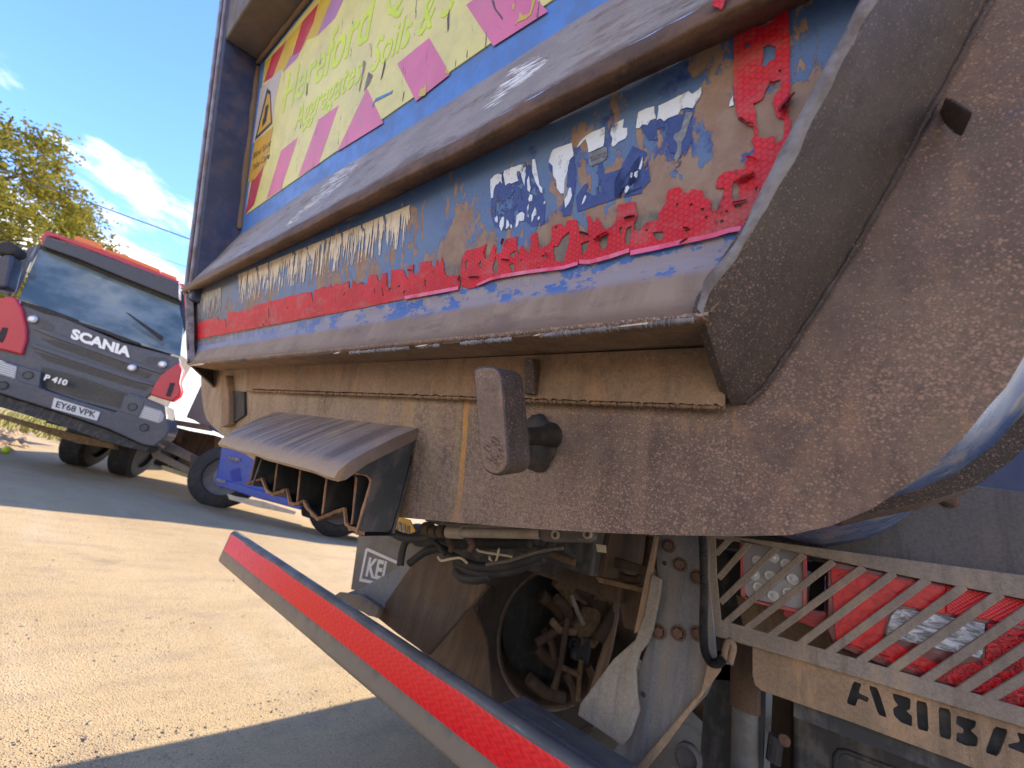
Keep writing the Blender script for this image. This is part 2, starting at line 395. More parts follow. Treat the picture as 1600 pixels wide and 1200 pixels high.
def mk_panel():
    m = Mt('flaking_blue_paint', 0.5)
    x = m.axis(0); z = m.axis(2)
    a = m.noise(6, 5, 0.6); fine = m.noise(260, 3, 0.7)
    blue = m.mix(m.mr(a, 0.35, 0.65), (0.07, 0.15, 0.34), (0.10, 0.18, 0.34))
    blue = m.mix(m.math('MULTIPLY', m.mr(fine, 0.45, 0.7), 0.4), blue, (0.16, 0.22, 0.30))
    deep = m.mr(m.noise(13, 5, 0.65, loc=(2, 5, 1)), 0.52, 0.6)
    deep = m.math('MULTIPLY', deep, m.mr(x, 0.35, 0.55))
    blue = m.mix(m.math('MULTIPLY', deep, 0.85), blue, (0.025, 0.06, 0.25))
    st = m.noise(62, 6, 0.62, (1, 1, 0.085)); bl = m.noise(15, 6, 0.62, (1, 1, 0.5), (3, 1, 8))
    y0, zb = yz(0.935, 0.75); y1, zt = yz(1.88, 0.75)
    low = m.mr(z, zb + 0.04, zt, 0.085, -0.02)
    rgt = m.mr(x, 0.55, 0.86, -0.015, 0.055)
    k = m.math('ADD', m.math('MAXIMUM', m.math('ADD', st, -0.02), m.math('SUBTRACT', bl, 0.0)), m.math('ADD', low, rgt))
    rust = m.mr(k, 0.575, 0.60)
    brown = m.mix(m.mr(m.noise(34, 5, 0.7), 0.35, 0.65), (0.30, 0.18, 0.12), (0.37, 0.255, 0.18))
    brown = m.mix(m.math('MULTIPLY', m.mr(fine, 0.5, 0.72), 0.5), brown, (0.30, 0.25, 0.21))
    col = m.mix(rust, blue, brown)
    # grey-green primer that the missing tape leaves bare
    edge = m.math('ADD', z, m.math('MULTIPLY', m.noise(30, 5, 0.65), -0.03))
    t2 = m.math('MULTIPLY', m.mr(edge, zb + 0.017, zb + 0.026, 1.0, 0.0), m.mr(z, zb - 0.004, zb - 0.001))
    pb = m.mix(m.mr(m.noise(26, 6, 0.7, (0.55, 1, 1)), 0.46, 0.49), (0.07, 0.17, 0.46), (0.33, 0.29, 0.32))
    pb = m.mix(m.mr(x, 0.35, -0.3, 0.0, 0.75), pb, (0.22, 0.27, 0.44))
    col = m.mix(m.mr(z, zb - 0.002, zb - 0.004), col, pb)
    col = m.mix(m.math('MULTIPLY', t2, 0.9), col, m.mix(m.mr(m.noise(70, 5, 0.7, (1, 1, 0.3)), 0.35, 0.6), (0.12, 0.125, 0.10), (0.235, 0.19, 0.15)))
    # dirt on the far left end
    fl = m.math('MULTIPLY', m.mr(x, -0.25, -0.75), m.mr(m.noise(9, 5, 0.6, (1, 1, 0.3)), 0.3, 0.6))
    col = m.mix(m.math('MULTIPLY', fl, 0.6), col, (0.16, 0.135, 0.115))
    h = m.math('ADD', m.math('MULTIPLY', rust, -1.2), m.math('MULTIPLY', fine, 0.6))
    return m.fin(col, m.mr(rust, 0, 1, 0.45, 0.72), m.bump(h, 0.6, 0.0009))
M_panel = mk_panel()
def mk_lip():
    m = Mt('polished_brown_bevel', 0.5, spec=0.3)
    z = m.axis(2); x = m.axis(0); y0, zt = yz(0.82, 0.75); y1, zb = yz(0.66, 0.72); y2, zp = yz(0.935, 0.75)
    f = m.noise(240, 4, 0.7); st = m.noise(40, 5, 0.65, (1, 1, 0.1)); bg_ = m.noise(5, 4, 0.6)
    band = m.mix(m.mr(bg_, 0.35, 0.65), (0.32, 0.225, 0.15), (0.255, 0.175, 0.115))
    band = m.mix(m.math('MULTIPLY', m.mr(st, 0.45, 0.7), 0.6), band, (0.40, 0.29, 0.21))
    band = m.mix(m.math('MULTIPLY', m.mr(m.vor(170), 0.0, 0.26, 1, 0), 0.5), band, (0.33, 0.26, 0.21))
    band = m.mix(m.mr(m.math('ADD', z, m.math('MULTIPLY', st, -0.02)), zb - 0.012, zb + 0.012, 0.75, 0.0), band, (0.155, 0.095, 0.06))
    dk = m.math('MULTIPLY', m.mr(m.noise(13, 6, 0.72, (0.4, 1, 1), (6, 1, 2)), 0.52, 0.64), 0.55)
    band = m.mix(dk, band, (0.15, 0.095, 0.065))
    pa = m.noise(26, 6, 0.7, (0.55, 1, 1)); paint = m.mix(m.mr(pa, 0.46, 0.49), (0.07, 0.17, 0.46), (0.33, 0.29, 0.32))
    paint = m.mix(m.mr(x, 0.35, -0.3, 0.0, 0.75), paint, (0.22, 0.27, 0.44))
    e = m.math('ADD', z, m.math('MULTIPLY', m.noise(35, 5, 0.7), -0.012))
    t = m.mr(e, zt - 0.020, zt - 0.004)
    col = m.mix(t, band, paint)
    return m.fin(col, m.mr(f, 0.3, 0.7, 0.46, 0.6), m.bump(m.math('ADD', f, m.math('MULTIPLY', m.mr(pa, 0.47, 0.51), m.math('MULTIPLY', t, -1.5))), 0.4, 0.0008))
M_lip = mk_lip()
def paint(name, a, b, rough=0.45, dust=0.4, dcol=(0.2, 0.15, 0.11), sc=20):
    m = Mt(name, rough)
    n = m.noise(sc, 6, 0.65); f = m.noise(200, 3, 0.7); st = m.noise(30, 5, 0.6, (1, 1, 0.15), (4, 0, 2))
    col = m.mix(m.mr(n, 0.35, 0.65), a, b)
    d = m.math('MULTIPLY', m.mr(m.math('ADD', m.math('MULTIPLY', n, 0.5), m.math('MULTIPLY', st, 0.5)), 0.47, 0.62), dust)
    col = m.mix(d, col, dcol)
    return m.fin(col, m.mr(n, 0.3, 0.7, rough, min(1, rough + 0.2)), m.bump(f, 0.25, 0.0006))
M_blue = paint('worn_navy_paint', (0.035, 0.052, 0.105), (0.055, 0.075, 0.13), 0.4, 0.5, (0.16, 0.095, 0.06), 12)
M_post = paint('post_navy_paint', (0.035, 0.05, 0.115), (0.055, 0.075, 0.155), 0.35, 0.25, (0.19, 0.105, 0.06), 14)
M_strip_blue = paint('sunfaded_blue_paint', (0.10, 0.26, 0.68), (0.09, 0.22, 0.55), 0.42, 0.25, (0.2, 0.19, 0.24), 16)
M_shell = paint('gloss_blue_shell', (0.05, 0.12, 0.31), (0.06, 0.13, 0.30), 0.22, 0.85, (0.34, 0.30, 0.26), 14)
M_flange = paint('lavender_grey_edge', (0.30, 0.275, 0.27), (0.22, 0.20, 0.195), 0.6, 0.7, (0.12, 0.08, 0.06), 34)
M_railunder = paint('grey_brown_underside', (0.15, 0.125, 0.105), (0.12, 0.10, 0.09), 0.6, 0.3, (0.22, 0.12, 0.07), 12)
M_galv = rust_steel('dull_galvanised_steel', (0.215, 0.205, 0.20), (0.15, 0.145, 0.145), (0.30, 0.27, 0.24), 0.35, 0.55, 0.2, None, (1.0, 1.0, 1.0))
M_tanplate = rust_steel('lit_galvanised_plate', (0.34, 0.295, 0.24), (0.25, 0.21, 0.165), (0.46, 0.41, 0.36), 0.3, 0.65, 0.32, None, (1.0, 1.0, 1.0))  # paler galvanised copy for the bracket lobe, which catches more light
def mk_bar():
    m = Mt('bounce_lit_bar_paint', 0.5); n = m.noise(14, 6, 0.68); f = m.noise(220, 4, 0.7); st = m.noise(20, 6, 0.7, (1, 1, 0.2), (3, 3, 0)); sc = m.noise(60, 5, 0.7, (0.15, 1, 1))
    col = m.mix(m.mr(n, 0.35, 0.65), (0.12, 0.115, 0.115), (0.085, 0.082, 0.085))
    col = m.mix(m.math('MULTIPLY', m.mr(sc, 0.58, 0.68), 0.6), col, (0.28, 0.27, 0.27))
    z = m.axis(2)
    bounce = m.mr(m.math('ADD', z, m.math('MULTIPLY', st, -0.09)), 0.50, 0.45)  # streaky tan on the low face stands in for warm light off the ground
    col = m.mix(m.math('MULTIPLY', bounce, 0.75), col, (0.30, 0.225, 0.145))
    col = m.mix(m.math('MULTIPLY', m.mr(m.vor(130), 0.16, 0.08), 0.4), col, (0.38, 0.31, 0.24))
    dent = m.noise(5, 3, 0.5)
    return m.fin(col, m.mr(n, 0.3, 0.7, 0.42, 0.68), m.bump(dent, 0.3, 0.02, m.bump(f, 0.4, 0.0008)))
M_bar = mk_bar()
M_barold = paint('dark_grey_bar_paint', (0.125, 0.12, 0.12), (0.09, 0.087, 0.088), 0.5, 0.45, (0.30, 0.24, 0.17), 14)
M_blackpl = paint('dusty_black_plastic', (0.03, 0.03, 0.031), (0.04, 0.04, 0.04), 0.6, 0.6, (0.16, 0.14, 0.12), 18)
M_rubber = paint('black_rubber', (0.018, 0.018, 0.018), (0.03, 0.028, 0.027), 0.6, 0.35, (0.10, 0.08, 0.06), 18)
M_tyre = paint('dusty_tyre_rubber', (0.07, 0.05, 0.037), (0.048, 0.036, 0.028), 0.85, 0.4, (0.12, 0.085, 0.06), 8)
M_flap = paint('grey_mudflap_rubber', (0.19, 0.17, 0.145), (0.15, 0.13, 0.11), 0.8, 0.3, (0.27, 0.22, 0.17), 10)
M_alu = paint('dirty_silver_tube', (0.42, 0.36, 0.28), (0.35, 0.28, 0.2), 0.4, 0.4, (0.2, 0.14, 0.09), 20)
M_white = Mt('white_print', 0.6, color=(0.62, 0.6, 0.56)).m
M_yellowplate = paint('amber_plate', (0.72, 0.40, 0.02), (0.68, 0.36, 0.02), 0.4, 0.2)
M_boltrust = paint('rusty_bolt', (0.16, 0.08, 0.05), (0.10, 0.055, 0.04), 0.7, 0.3, (0.25, 0.2, 0.16), 60)
M_gold = paint('bright_tie_strap', (0.6, 0.5, 0.34), (0.5, 0.4, 0.28), 0.5, 0.1)
M_ocher = paint('ochre_caked_casting', (0.26, 0.165, 0.08), (0.17, 0.11, 0.06), 0.85, 0.4, (0.09, 0.06, 0.04), 30)

def mk_sign(name, a, dirt=1.0, rough=0.4):
    m = Mt(name, rough)
    n = m.noise(9, 4, 0.6); cr = m.noise(48, 6, 0.7, (1, 0.12, 0.12), (2, 0, 0)); sp = m.vor(95)
    col = m.mix(m.mr(n, 0.3, 0.7), a, tuple(x * 0.86 for x in a))
    crk = m.math('MULTIPLY', m.mr(cr, 0.635, 0.665), dirt)
    col = m.mix(crk, col, (0.085, 0.075, 0.075))
    w = m.noise(17, 3, 0.6, loc=(1, 8, 1))
    spk = m.mr(m.math('SUBTRACT', m.mr(w, 0.42, 0.72, 0.0, 0.2), sp), -0.02, 0.03)
    col = m.mix(m.math('MULTIPLY', spk, 0.8 * dirt), col, (0.14, 0.11, 0.07))
    ft = m.noise(5, 6, 0.7, loc=(5, 1, 2))
    col = m.mix(m.math('MULTIPLY', m.mr(ft, 0.48, 0.75), 0.35), col, (0.38, 0.33, 0.26))
    return m.fin(col, rough, m.bump(m.math('ADD', crk, m.math('MULTIPLY', m.noise(200, 2), 0.3)), 0.4, 0.0007))
M_board = mk_sign('faded_yellow_sheeting', (0.86, 0.80, 0.27))
M_mag = mk_sign('faded_magenta_print', (0.80, 0.20, 0.36), 0.8)
M_lime = mk_sign('fluorescent_lime_print', (0.74, 0.93, 0.02), 0.35)
M_red = mk_sign('crimson_print', (0.58, 0.035, 0.085), 0.4)
M_strongyel = mk_sign('strong_yellow_print', (0.70, 0.53, 0.06), 0.5)
M_orange = mk_sign('orange_warning_print', (0.74, 0.42, 0.04), 0.5)
M_stick = mk_sign('white_sticker', (0.62, 0.58, 0.56), 0.3)
M_ink = Mt('black_ink', 0.5, color=(0.03, 0.03, 0.05)).m
M_lilac = mk_sign('lilac_print', (0.50, 0.24, 0.50), 0.5)

def mk_tape(name, a, b, hexs=125, pk=0.0):
    m = Mt(name, 0.45, spec=0.28)
    w_ = 6.2832 / 0.0052; X = m.axis(0); Z = m.axis(2)
    c1 = m.math('COSINE', m.math('MULTIPLY', X, w_))
    c2 = m.math('COSINE', m.math('ADD', m.math('MULTIPLY', X, w_ * 0.5), m.math('MULTIPLY', Z, w_ * 0.866)))
    c3 = m.math('COSINE', m.math('SUBTRACT', m.math('MULTIPLY', X, w_ * 0.5), m.math('MULTIPLY', Z, w_ * 0.866)))
    cell = m.mr(m.math('ADD', c1, m.math('ADD', c2, c3)), -1.25, 0.1)
    n = m.noise(10, 5, 0.6); f = m.noise(120, 4, 0.7)
    col = m.mix(m.mr(n, 0.35, 0.65), a, b)
    col = m.mix(m.math('MULTIPLY', m.math('SUBTRACT', 1.0, cell), 0.45), col, tuple(x * 0.45 for x in b))
    col = m.mix(m.math('MULTIPLY', m.mr(f, 0.58, 0.72), 0.35), col, (0.5, 0.2, 0.2))
    dt = m.noise(16, 6, 0.75, (0.7, 1, 1.3), (6, 2, 2)); col = m.mix(m.math('MULTIPLY', m.mr(dt, 0.5, 0.66), 0.45), col, (0.36, 0.20, 0.17))
    dk = m.noise(36, 6, 0.75, (1, 1, 0.5), (1, 7, 2)); col = m.mix(m.math('MULTIPLY', m.mr(dk, 0.60, 0.66), 0.7), col, (0.15, 0.03, 0.03))
    wr = m.noise(26, 4, 0.6, (1, 1, 0.6), (0, 3, 1), 0.6)
    nr = m.bump(cell, 0.22, 0.0006); nr = m.bump(wr, 0.5, 0.004, nr)
    return m.fin(col, m.mr(f, 0.3, 0.7, 0.4, 0.6), nr)
M_tape = mk_tape('red_reflective_tape', (0.78, 0.024, 0.045), (0.62, 0.016, 0.03))
M_tapedk = mk_tape('dark_red_tape_back', (0.24, 0.012, 0.022), (0.18, 0.008, 0.016))
M_tapepk = paint('pink_sheen_tape_edge', (0.85, 0.16, 0.27), (0.66, 0.025, 0.05), 0.35, 0.45, (0.85, 0.45, 0.52), 18)
def mk_bartape():
    m = Mt('glossy_red_bar_tape', 0.26)
    x = m.axis(0); z = m.axis(2)
    wav = m.math('SINE', m.math('ADD', m.math('MULTIPLY', x, 270.0), m.math('MULTIPLY', m.math('ABSOLUTE', m.math('SUBTRACT', m.math('FRACT', m.math('MULTIPLY', z, 55.0)), 0.5)), 9.0)))
    k = m.mr(wav, -0.4, 0.4); f = m.noise(12, 5, 0.6); sc = m.noise(30, 6, 0.75)
    col = m.mix(k, (0.80, 0.007, 0.012), (0.92, 0.011, 0.017))
    col = m.mix(m.math('MULTIPLY', m.mr(sc, 0.64, 0.72), 0.7), col, (0.6, 0.4, 0.4))
    col = m.mix(m.math('MULTIPLY', m.mr(x, -0.35, -1.0), 0.35), col, (0.75, 0.14, 0.28))  # reflection at the far end, painted in as pink
    col = m.mix(m.math('MULTIPLY', m.mr(m.noise(40, 6, 0.75, (0.3, 1, 2)), 0.6, 0.68), 0.5), col, (0.25, 0.05, 0.05))
    return m.fin(col, m.mr(sc, 0.3, 0.7, 0.22, 0.42), m.bump(wav, 0.15, 0.0006))
M_bartape = mk_bartape()
def mk_peel(name, a, thr=0.5, sx=150.0):
    """white letter film that has weathered away in vertical flakes; UV.y runs from bottom to top"""
    m = Mt(name, 0.55)
    v = m.axis(1, 'UV'); u = m.axis(0, 'UV')
    st = m.noise(sx * 1.25, 4, 0.6, (1, 0.07, 0.07)); s2 = m.noise(sx * 0.35, 4, 0.6, (1, 0.35, 0.35), (4, 4, 4))
    k = m.math('ADD', m.math('MULTIPLY', st, 0.75), m.math('MULTIPLY', s2, 0.25))
    g = m.mr(v, 0.0, 1.0, 0.115, -0.045, False)
    al = m.mr(m.math('SUBTRACT', k, m.math('ADD', g, thr - 0.05)), -0.01, 0.01)
    # worn gaps between the characters
    gap = m.math('ABSOLUTE', m.math('SUBTRACT', m.math('FRACT', m.math('ADD', m.math('MULTIPLY', u, 11.0), m.math('MULTIPLY', s2, 0.9))), 0.5))
    al = m.math('MULTIPLY', al, m.mr(gap, 0.03, 0.06))
    n = m.noise(60, 4, 0.6)
    col = m.mix(m.mr(n, 0.35, 0.65), a, tuple(x * 0.82 for x in a))
    return m.fin(col, 0.55, m.bump(st, 0.3, 0.0008), alpha=al)
M_peel = mk_peel('flaking_cream_lettering', (0.84, 0.72, 0.55), 0.50)
M_letter = paint('white_letter_film', (0.80, 0.86, 0.92), (0.72, 0.78, 0.84), 0.45, 0.2, (0.35, 0.34, 0.33), 60)
def mk_film():
    m = Mt('peeling_white_film', 0.45); n = m.noise(75, 6, 0.72, (1, 1, 0.4)); f = m.noise(30, 4, 0.6)
    col = m.mix(m.mr(f, 0.35, 0.65), (0.80, 0.86, 0.92), (0.70, 0.76, 0.82))
    col = m.mix(m.math('MULTIPLY', m.mr(n, 0.46, 0.40), 0.6), col, (0.3, 0.32, 0.36))
    return m.fin(col, 0.45, m.bump(n, 0.2, 0.0005), alpha=m.mr(n, 0.355, 0.375))
M_letter = mk_film()
M_letterg = paint('grey_scraped_film', (0.30, 0.31, 0.32), (0.14, 0.15, 0.18), 0.6, 0.5, (0.5, 0.5, 0.5), 120)
def mk_ghost():
    m = Mt('unfaded_blue_paint', 0.4)
    n = m.noise(34, 6, 0.72, (1, 1, 0.45)); f = m.noise(150, 3, 0.7)
    col = m.mix(m.mr(f, 0.4, 0.7), (0.014, 0.042, 0.21), (0.028, 0.065, 0.25))
    return m.fin(col, 0.4, m.bump(f, 0.3, 0.0006), alpha=m.mr(n, 0.47, 0.49))
M_ghost = mk_ghost()
def plastic(name, col, rough=0.3, tr=0.0):
    m = Mt(name, rough, color=col); n = m.noise(40, 4, 0.6); 
    m.b.inputs['Coat Weight'].default_value = 0.3
    d = m.mix(m.math('MULTIPLY', m.mr(n, 0.5, 0.75), 0.3), col, (0.3, 0.25, 0.2))
    return m.fin(d, rough)
M_ledred = plastic('salmon_lamp_bezel', (0.62, 0.10, 0.085), 0.4)
M_ledface = plastic('grey_lamp_face', (0.36, 0.35, 0.35), 0.3)
M_ledlens = Mt('clear_led_lens', 0.08, color=(0.75, 0.74, 0.7), spec=0.9).m
def mk_lamp(name, a, b, sc, grid=False, amp=0.003):
    m = Mt(name, 0.2, spec=0.35)
    if grid:
        w = m.math('MULTIPLY', m.math('SINE', m.math('MULTIPLY', m.axis(0), sc)), m.math('SINE', m.math('MULTIPLY', m.axis(2), sc)))
        k = m.mr(w, -0.5, 0.6)
    else:
        w = m.noise(sc, 3, 0.6, dist=2.2); k = m.mr(w, 0.35, 0.66)
    col = m.mix(k, a, b)
    m.b.inputs['Coat Weight'].default_value = 0.0
    return m.fin(col, 0.22, m.bump(w, 0.35, amp))
M_lampred = mk_lamp('red_lamp_lens', (0.62, 0.004, 0.010), (0.92, 0.015, 0.022), 38, amp=0.002)
M_lampgrid = mk_lamp('red_reflector_grid', (0.75, 0.008, 0.014), (0.98, 0.07, 0.06), 900, True, 0.001)
M_lampfac = mk_lamp('faceted_red_lens', (0.22, 0.002, 0.005), (0.95, 0.02, 0.025), 75, amp=0.006)
def mk_clear():
    m = Mt('clear_reverse_lens', 0.1, 0.1, spec=0.7)
    w = m.noise(34, 3, 0.6, (0.6, 1, 2.2), dist=2.5); k = m.mr(w, 0.36, 0.62)
    col = m.mix(k, (0.30, 0.28, 0.25), (0.92, 0.90, 0.84))
    return m.fin(col, 0.12, m.bump(w, 0.8, 0.01))
M_clear = mk_clear()
M_lampdk = plastic('dark_red_lamp_body', (0.16, 0.004, 0.008), 0.3)

# ------------------------------------------------------------------ ground
def mk_ground():
    m = Mt('compacted_stone_ground', 0.92, spec=0.25)
    big = m.noise(0.5, 5, 0.6); mid = m.noise(6, 6, 0.7, (1, 0.45, 1)); f = m.noise(70, 5, 0.75); st = m.noise(1.6, 4, 0.6, (0.35, 1.6, 1), (3, 0, 0))
    col = m.mix(m.mr(big, 0.3, 0.7), (0.36, 0.26, 0.145), (0.42, 0.315, 0.185))
    col = m.mix(m.math('MULTIPLY', m.mr(mid, 0.45, 0.7), 0.55), col, (0.26, 0.20, 0.14))
    col = m.mix(m.math('MULTIPLY', m.mr(st, 0.5, 0.7), 0.4), col, (0.43, 0.36, 0.255))
    d = m.vor(120); peb = m.mr(d, 0.12, 0.42, 1, 0); pc = m.vor(120, out='Color')
    trk = m.noise(2.6, 5, 0.65, (1.6, 0.10, 1), (5, 2, 0)); col = m.mix(m.math('MULTIPLY', m.mr(trk, 0.50, 0.66), 0.22), col, (0.26, 0.19, 0.11))
    oil = m.noise(1.1, 6, 0.7, (1, 0.8, 1), (9, 4, 0)); col = m.mix(m.math('MULTIPLY', m.mr(oil, 0.62, 0.70), 0.45), col, (0.17, 0.14, 0.105))
    bwn = m.nt.nodes.new('ShaderNodeRGBToBW'); m.L.new(pc, bwn.inputs[0])
    col = m.mix(m.math('MULTIPLY', m.math('MULTIPLY', peb, m.mr(bwn.outputs[0], 0.42, 0.7)), 0.85), col, (0.58, 0.47, 0.32))
    f2 = m.noise(160, 4, 0.75); col = m.mix(m.math('MULTIPLY', m.mr(f2, 0.5, 0.68), 0.6), col, (0.17, 0.12, 0.07))
    col = m.mix(m.math('MULTIPLY', m.math('MULTIPLY', peb, m.mr(bwn.outputs[0], 0.38, 0.2)), 0.8), col, (0.14, 0.115, 0.09))
    h = m.math('ADD', m.math('MULTIPLY', mid, 1.0), m.math('ADD', m.math('MULTIPLY', f, 0.8), m.math('MULTIPLY', peb, 0.5)))
    return m.fin(col, 0.92, m.bump(h, 0.8, 0.009))
M_ground = mk_ground()
b = B()
N = 60; R_ = 1500.0
gx = [-R_, -400, -120, -50, -28] + [-20 + i * 0.5 for i in range(61)] + [14, 24, 60, 150, 500, R_]
gy = [-R_, -400, -120, -50, -25, -12] + [-6 + i * 0.5 for i in range(49)] + [24, 40, 90, 200, 500, R_]
nxg, nyg = len(gx), len(gy)
for yy in gy:
    for xx in gx:
        near = abs(xx) < 21 and abs(yy) < 19
        zz = 0.035 * (mnoise.noise(V((xx * 0.5, yy * 0.5, 3))) + 0.5 * mnoise.noise(V((xx * 1.7, yy * 1.3, 9)))) if near else 0.0
        b.v.append(V((xx, yy, zz - 0.01)))
b.f = [(j * nxg + i, j * nxg + i + 1, (j + 1) * nxg + i + 1, (j + 1) * nxg + i) for j in range(nyg - 1) for i in range(nxg - 1)]
g = b.done('ground', M_ground, None, smooth=2)
g['kind'] = 'structure'; g['label'] = 'pale compacted stone yard surface in sun and shade'

# loose stones lying on the yard
def stone(b, p, r):
    vs = []
    for k in range(6):
        a = k * math.pi / 3 + random.random() * 0.5
        vs.append(p + V((math.cos(a) * r * random.uniform(.7, 1.2), math.sin(a) * r * random.uniform(.6, 1.1), random.uniform(0, .25) * r)))
    t = p + V((0, 0, r * random.uniform(.45, .8)))
    n = len(b.v); b.v += vs + [t]; b.f += [(n + k, n + (k + 1) % 6, n + 6) for k in range(6)]
b = B()
M_stone = paint('loose_limestone', (0.37, 0.31, 0.235), (0.25, 0.20, 0.15), 0.9, 0.3, (0.16, 0.13, 0.1), 9)
for i in range(9000):
    u = random.random() ** 1.6
    d_ = 1.2 + 8.5 * u; a = rad(random.uniform(92, 215))
    p = V((math.cos(a) * d_, math.sin(a) * d_ * 0.8 + 0.6, 0.0))
    p.z = -0.012 + 0.035 * (mnoise.noise(V((p.x * 0.5, p.y * 0.5, 3))) + 0.5 * mnoise.noise(V((p.x * 1.7, p.y * 1.3, 9))))
    stone(b, p, random.choice((0.003, 0.004, 0.004, 0.005, 0.0065)) * random.uniform(.7, 1.3))
o = b.done('gravel', M_stone, None); o['kind'] = 'stuff'; o['label'] = 'loose pale stones scattered over the yard'; 

# ------------------------------------------------------------------ the tipper truck, seen close from its rear corner
T = thing('tipper_truck', 'worn blue and rust brown tipper truck with peeling red tape, filling the foreground', 'truck', T0)

def hw(z):                                # half width of the tailgate at height z
    if z < 1.165: return 0.84
    if z < 1.46: return 0.84 + (z - 1.165) * 0.545
    return 1.0
def strip(name, prof, mat, parent, nx=120, jit=0.0, inset=0.0, smooth=2, sub=1, seed=0, ends=False, fine=0.0):
    P = []
    for i in range(len(prof) - 1):
        (y0, z0), (y1, z1) = prof[i], prof[i + 1]
        for k in range(sub): P.append((y0 + (y1 - y0) * k / sub, z0 + (z1 - z0) * k / sub))
    P.append(prof[-1])
    b = B(); m = len(P)
    for i in range(nx + 1):
        t = -1 + 2 * i / nx
        for (y, z) in P:
            x = C0 + t * (hw(z) - inset)
            j = jit * mnoise.noise(V((x * 6, z * 9 + seed, y * 9))) + fine * mnoise.noise(V((x * 40, z * 40 + seed, 1)))
            b.v.append(V((x, y + j, z + j * 0.5)))
    b.f = [(i * m + k, (i + 1) * m + k, (i + 1) * m + k + 1, i * m + k + 1) for i in range(nx) for k in range(m - 1)]
    if ends:
        b.f += [tuple(range(m)), tuple(range(nx * m + m - 1, nx * m - 1, -1))]
    return b.done(name, mat, parent, smooth=1 if smooth == 1 else 2)

KS = 0.8546
ytop = (KS - RK * 2.42)
sheet_top = (ytop, 2.42)
tg = strip('tailgate', [yz(2.1, 0.753), yz(1.88, 0.75), yz(1.6, 0.75), yz(1.2, 0.75), yz(0.935, 0.75), yz(0.86, 0.75)], M_panel, T, 160, 0.0005, sub=4)
strip('upper_sheet', [sheet_top, yz(3.2, KS), yz(2.76, KS)], M_strip_blue, tg, 60, 0.0)
# the pressed ridge: sloping shelf, rolled edge, return
strip('ridge_shelf', [yz(2.80, KS), yz(2.5, 0.785), yz(2.30, 0.736), yz(2.22, 0.718)], M_ridge, tg, 200, 0.005, sub=5, fine=0.0008)
strip('ridge_edge', [yz(2.22, 0.718), yz(2.16, 0.709), yz(2.08, 0.706), yz(2.00, 0.714), yz(1.94, 0.730), yz(1.885, 0.752)], M_nose, tg, 220, 0.005, sub=3, fine=0.0016)
strip('lower_bevel', [yz(0.862, 0.7495), yz(0.82, 0.748), yz(0.79, 0.743), yz(0.672, 0.7225), yz(0.66, 0.722)], M_lip, tg, 200, 0.002, sub=3)
M_lipedge = rust_steel('chipped_brown_edge', (0.20, 0.14, 0.105), (0.12, 0.08, 0.06), (0.40, 0.33, 0.28), 0.0, 0.6, 0.5)
yl, zl = yz(0.662, 0.719); yp, zp = yz(0.546, 0.812)
strip('lip_edge', [(yl + 0.004, zl + 0.0005), (yl - 0.002, zl - 0.0015), (yl - 0.003, zl - 0.004), (yl, zl - 0.007), (yl + 0.006, zl - 0.008)], M_lipedge, tg, 260, 0.002, fine=0.0022)
strip('lip_underside', [(yl + 0.006, zl - 0.008), (yp, zp)], M_strip, tg, 100, 0.001, sub=3)
# weld runs and torn slits along the lip
b = B()
for x0, x1 in ((655, 690), (720, 800), (548, 640), (845, 1085)):
    n = int((x1 - x0) / 4)
    for i in range(n):
        px = x0 + i * 4
        py = 534.7 + (px - 760) * -0.1045 + (0.02 * (px - 760) if px < 760 else 0)
        b.tube([rk(px, py - 1.2, 0.717), rk(px + 3.2, py - 1.2, 0.717)], random.uniform(0.0022, 0.0042), 6)
b.done('weld_bead', M_flange, tg, smooth=2)['kind'] = 'stuff'
for x0, x1 in ((413, 432), (355, 385), (480, 530), (585, 625), (690, 722), (800, 842), (925, 990)):
    ya = 534.7 + (x0 - 760) * -0.1045 + (0.02 * (x0 - 760) if x0 < 760 else 0); yb = 534.7 + (x1 - 760) * -0.1045 + (0.02 * (x1 - 760) if x1 < 760 else 0)
    b = B(); b.prism([rk(x0, ya - 3, 0.7165), rk(x0 + 3, ya - 5.5, 0.7165), rk(x1 - 4, yb - 6, 0.7165), rk(x1, yb - 3.5, 0.7165), rk((x0 + x1) / 2, (ya + yb) / 2 - 2.4, 0.7165)], NK * 0.002)
    b.done('rusted_slit', M_under, tg)
M_chip = paint('bare_bright_metal', (0.75, 0.62, 0.45), (0.6, 0.45, 0.3), 0.5, 0.2)
for x0, x1 in ((294, 320), (832, 845), (965, 1015), (648, 668), (520, 532)):
    ya = 534.7 + (x0 - 760) * -0.1045 + (0.02 * (x0 - 760) if x0 < 760 else 0); yb = 534.7 + (x1 - 760) * -0.1045 + (0.02 * (x1 - 760) if x1 < 760 else 0)
    b = B(); b.prism([rk(x0, ya - 2.2, 0.713), rk(x0 + 6, ya - 4.6, 0.713), rk(x1, yb - 4.8, 0.713), rk(x1 - 4, yb - 1.8, 0.713)], NK * 0.003)
    b.done('bright_chip', M_chip, tg)

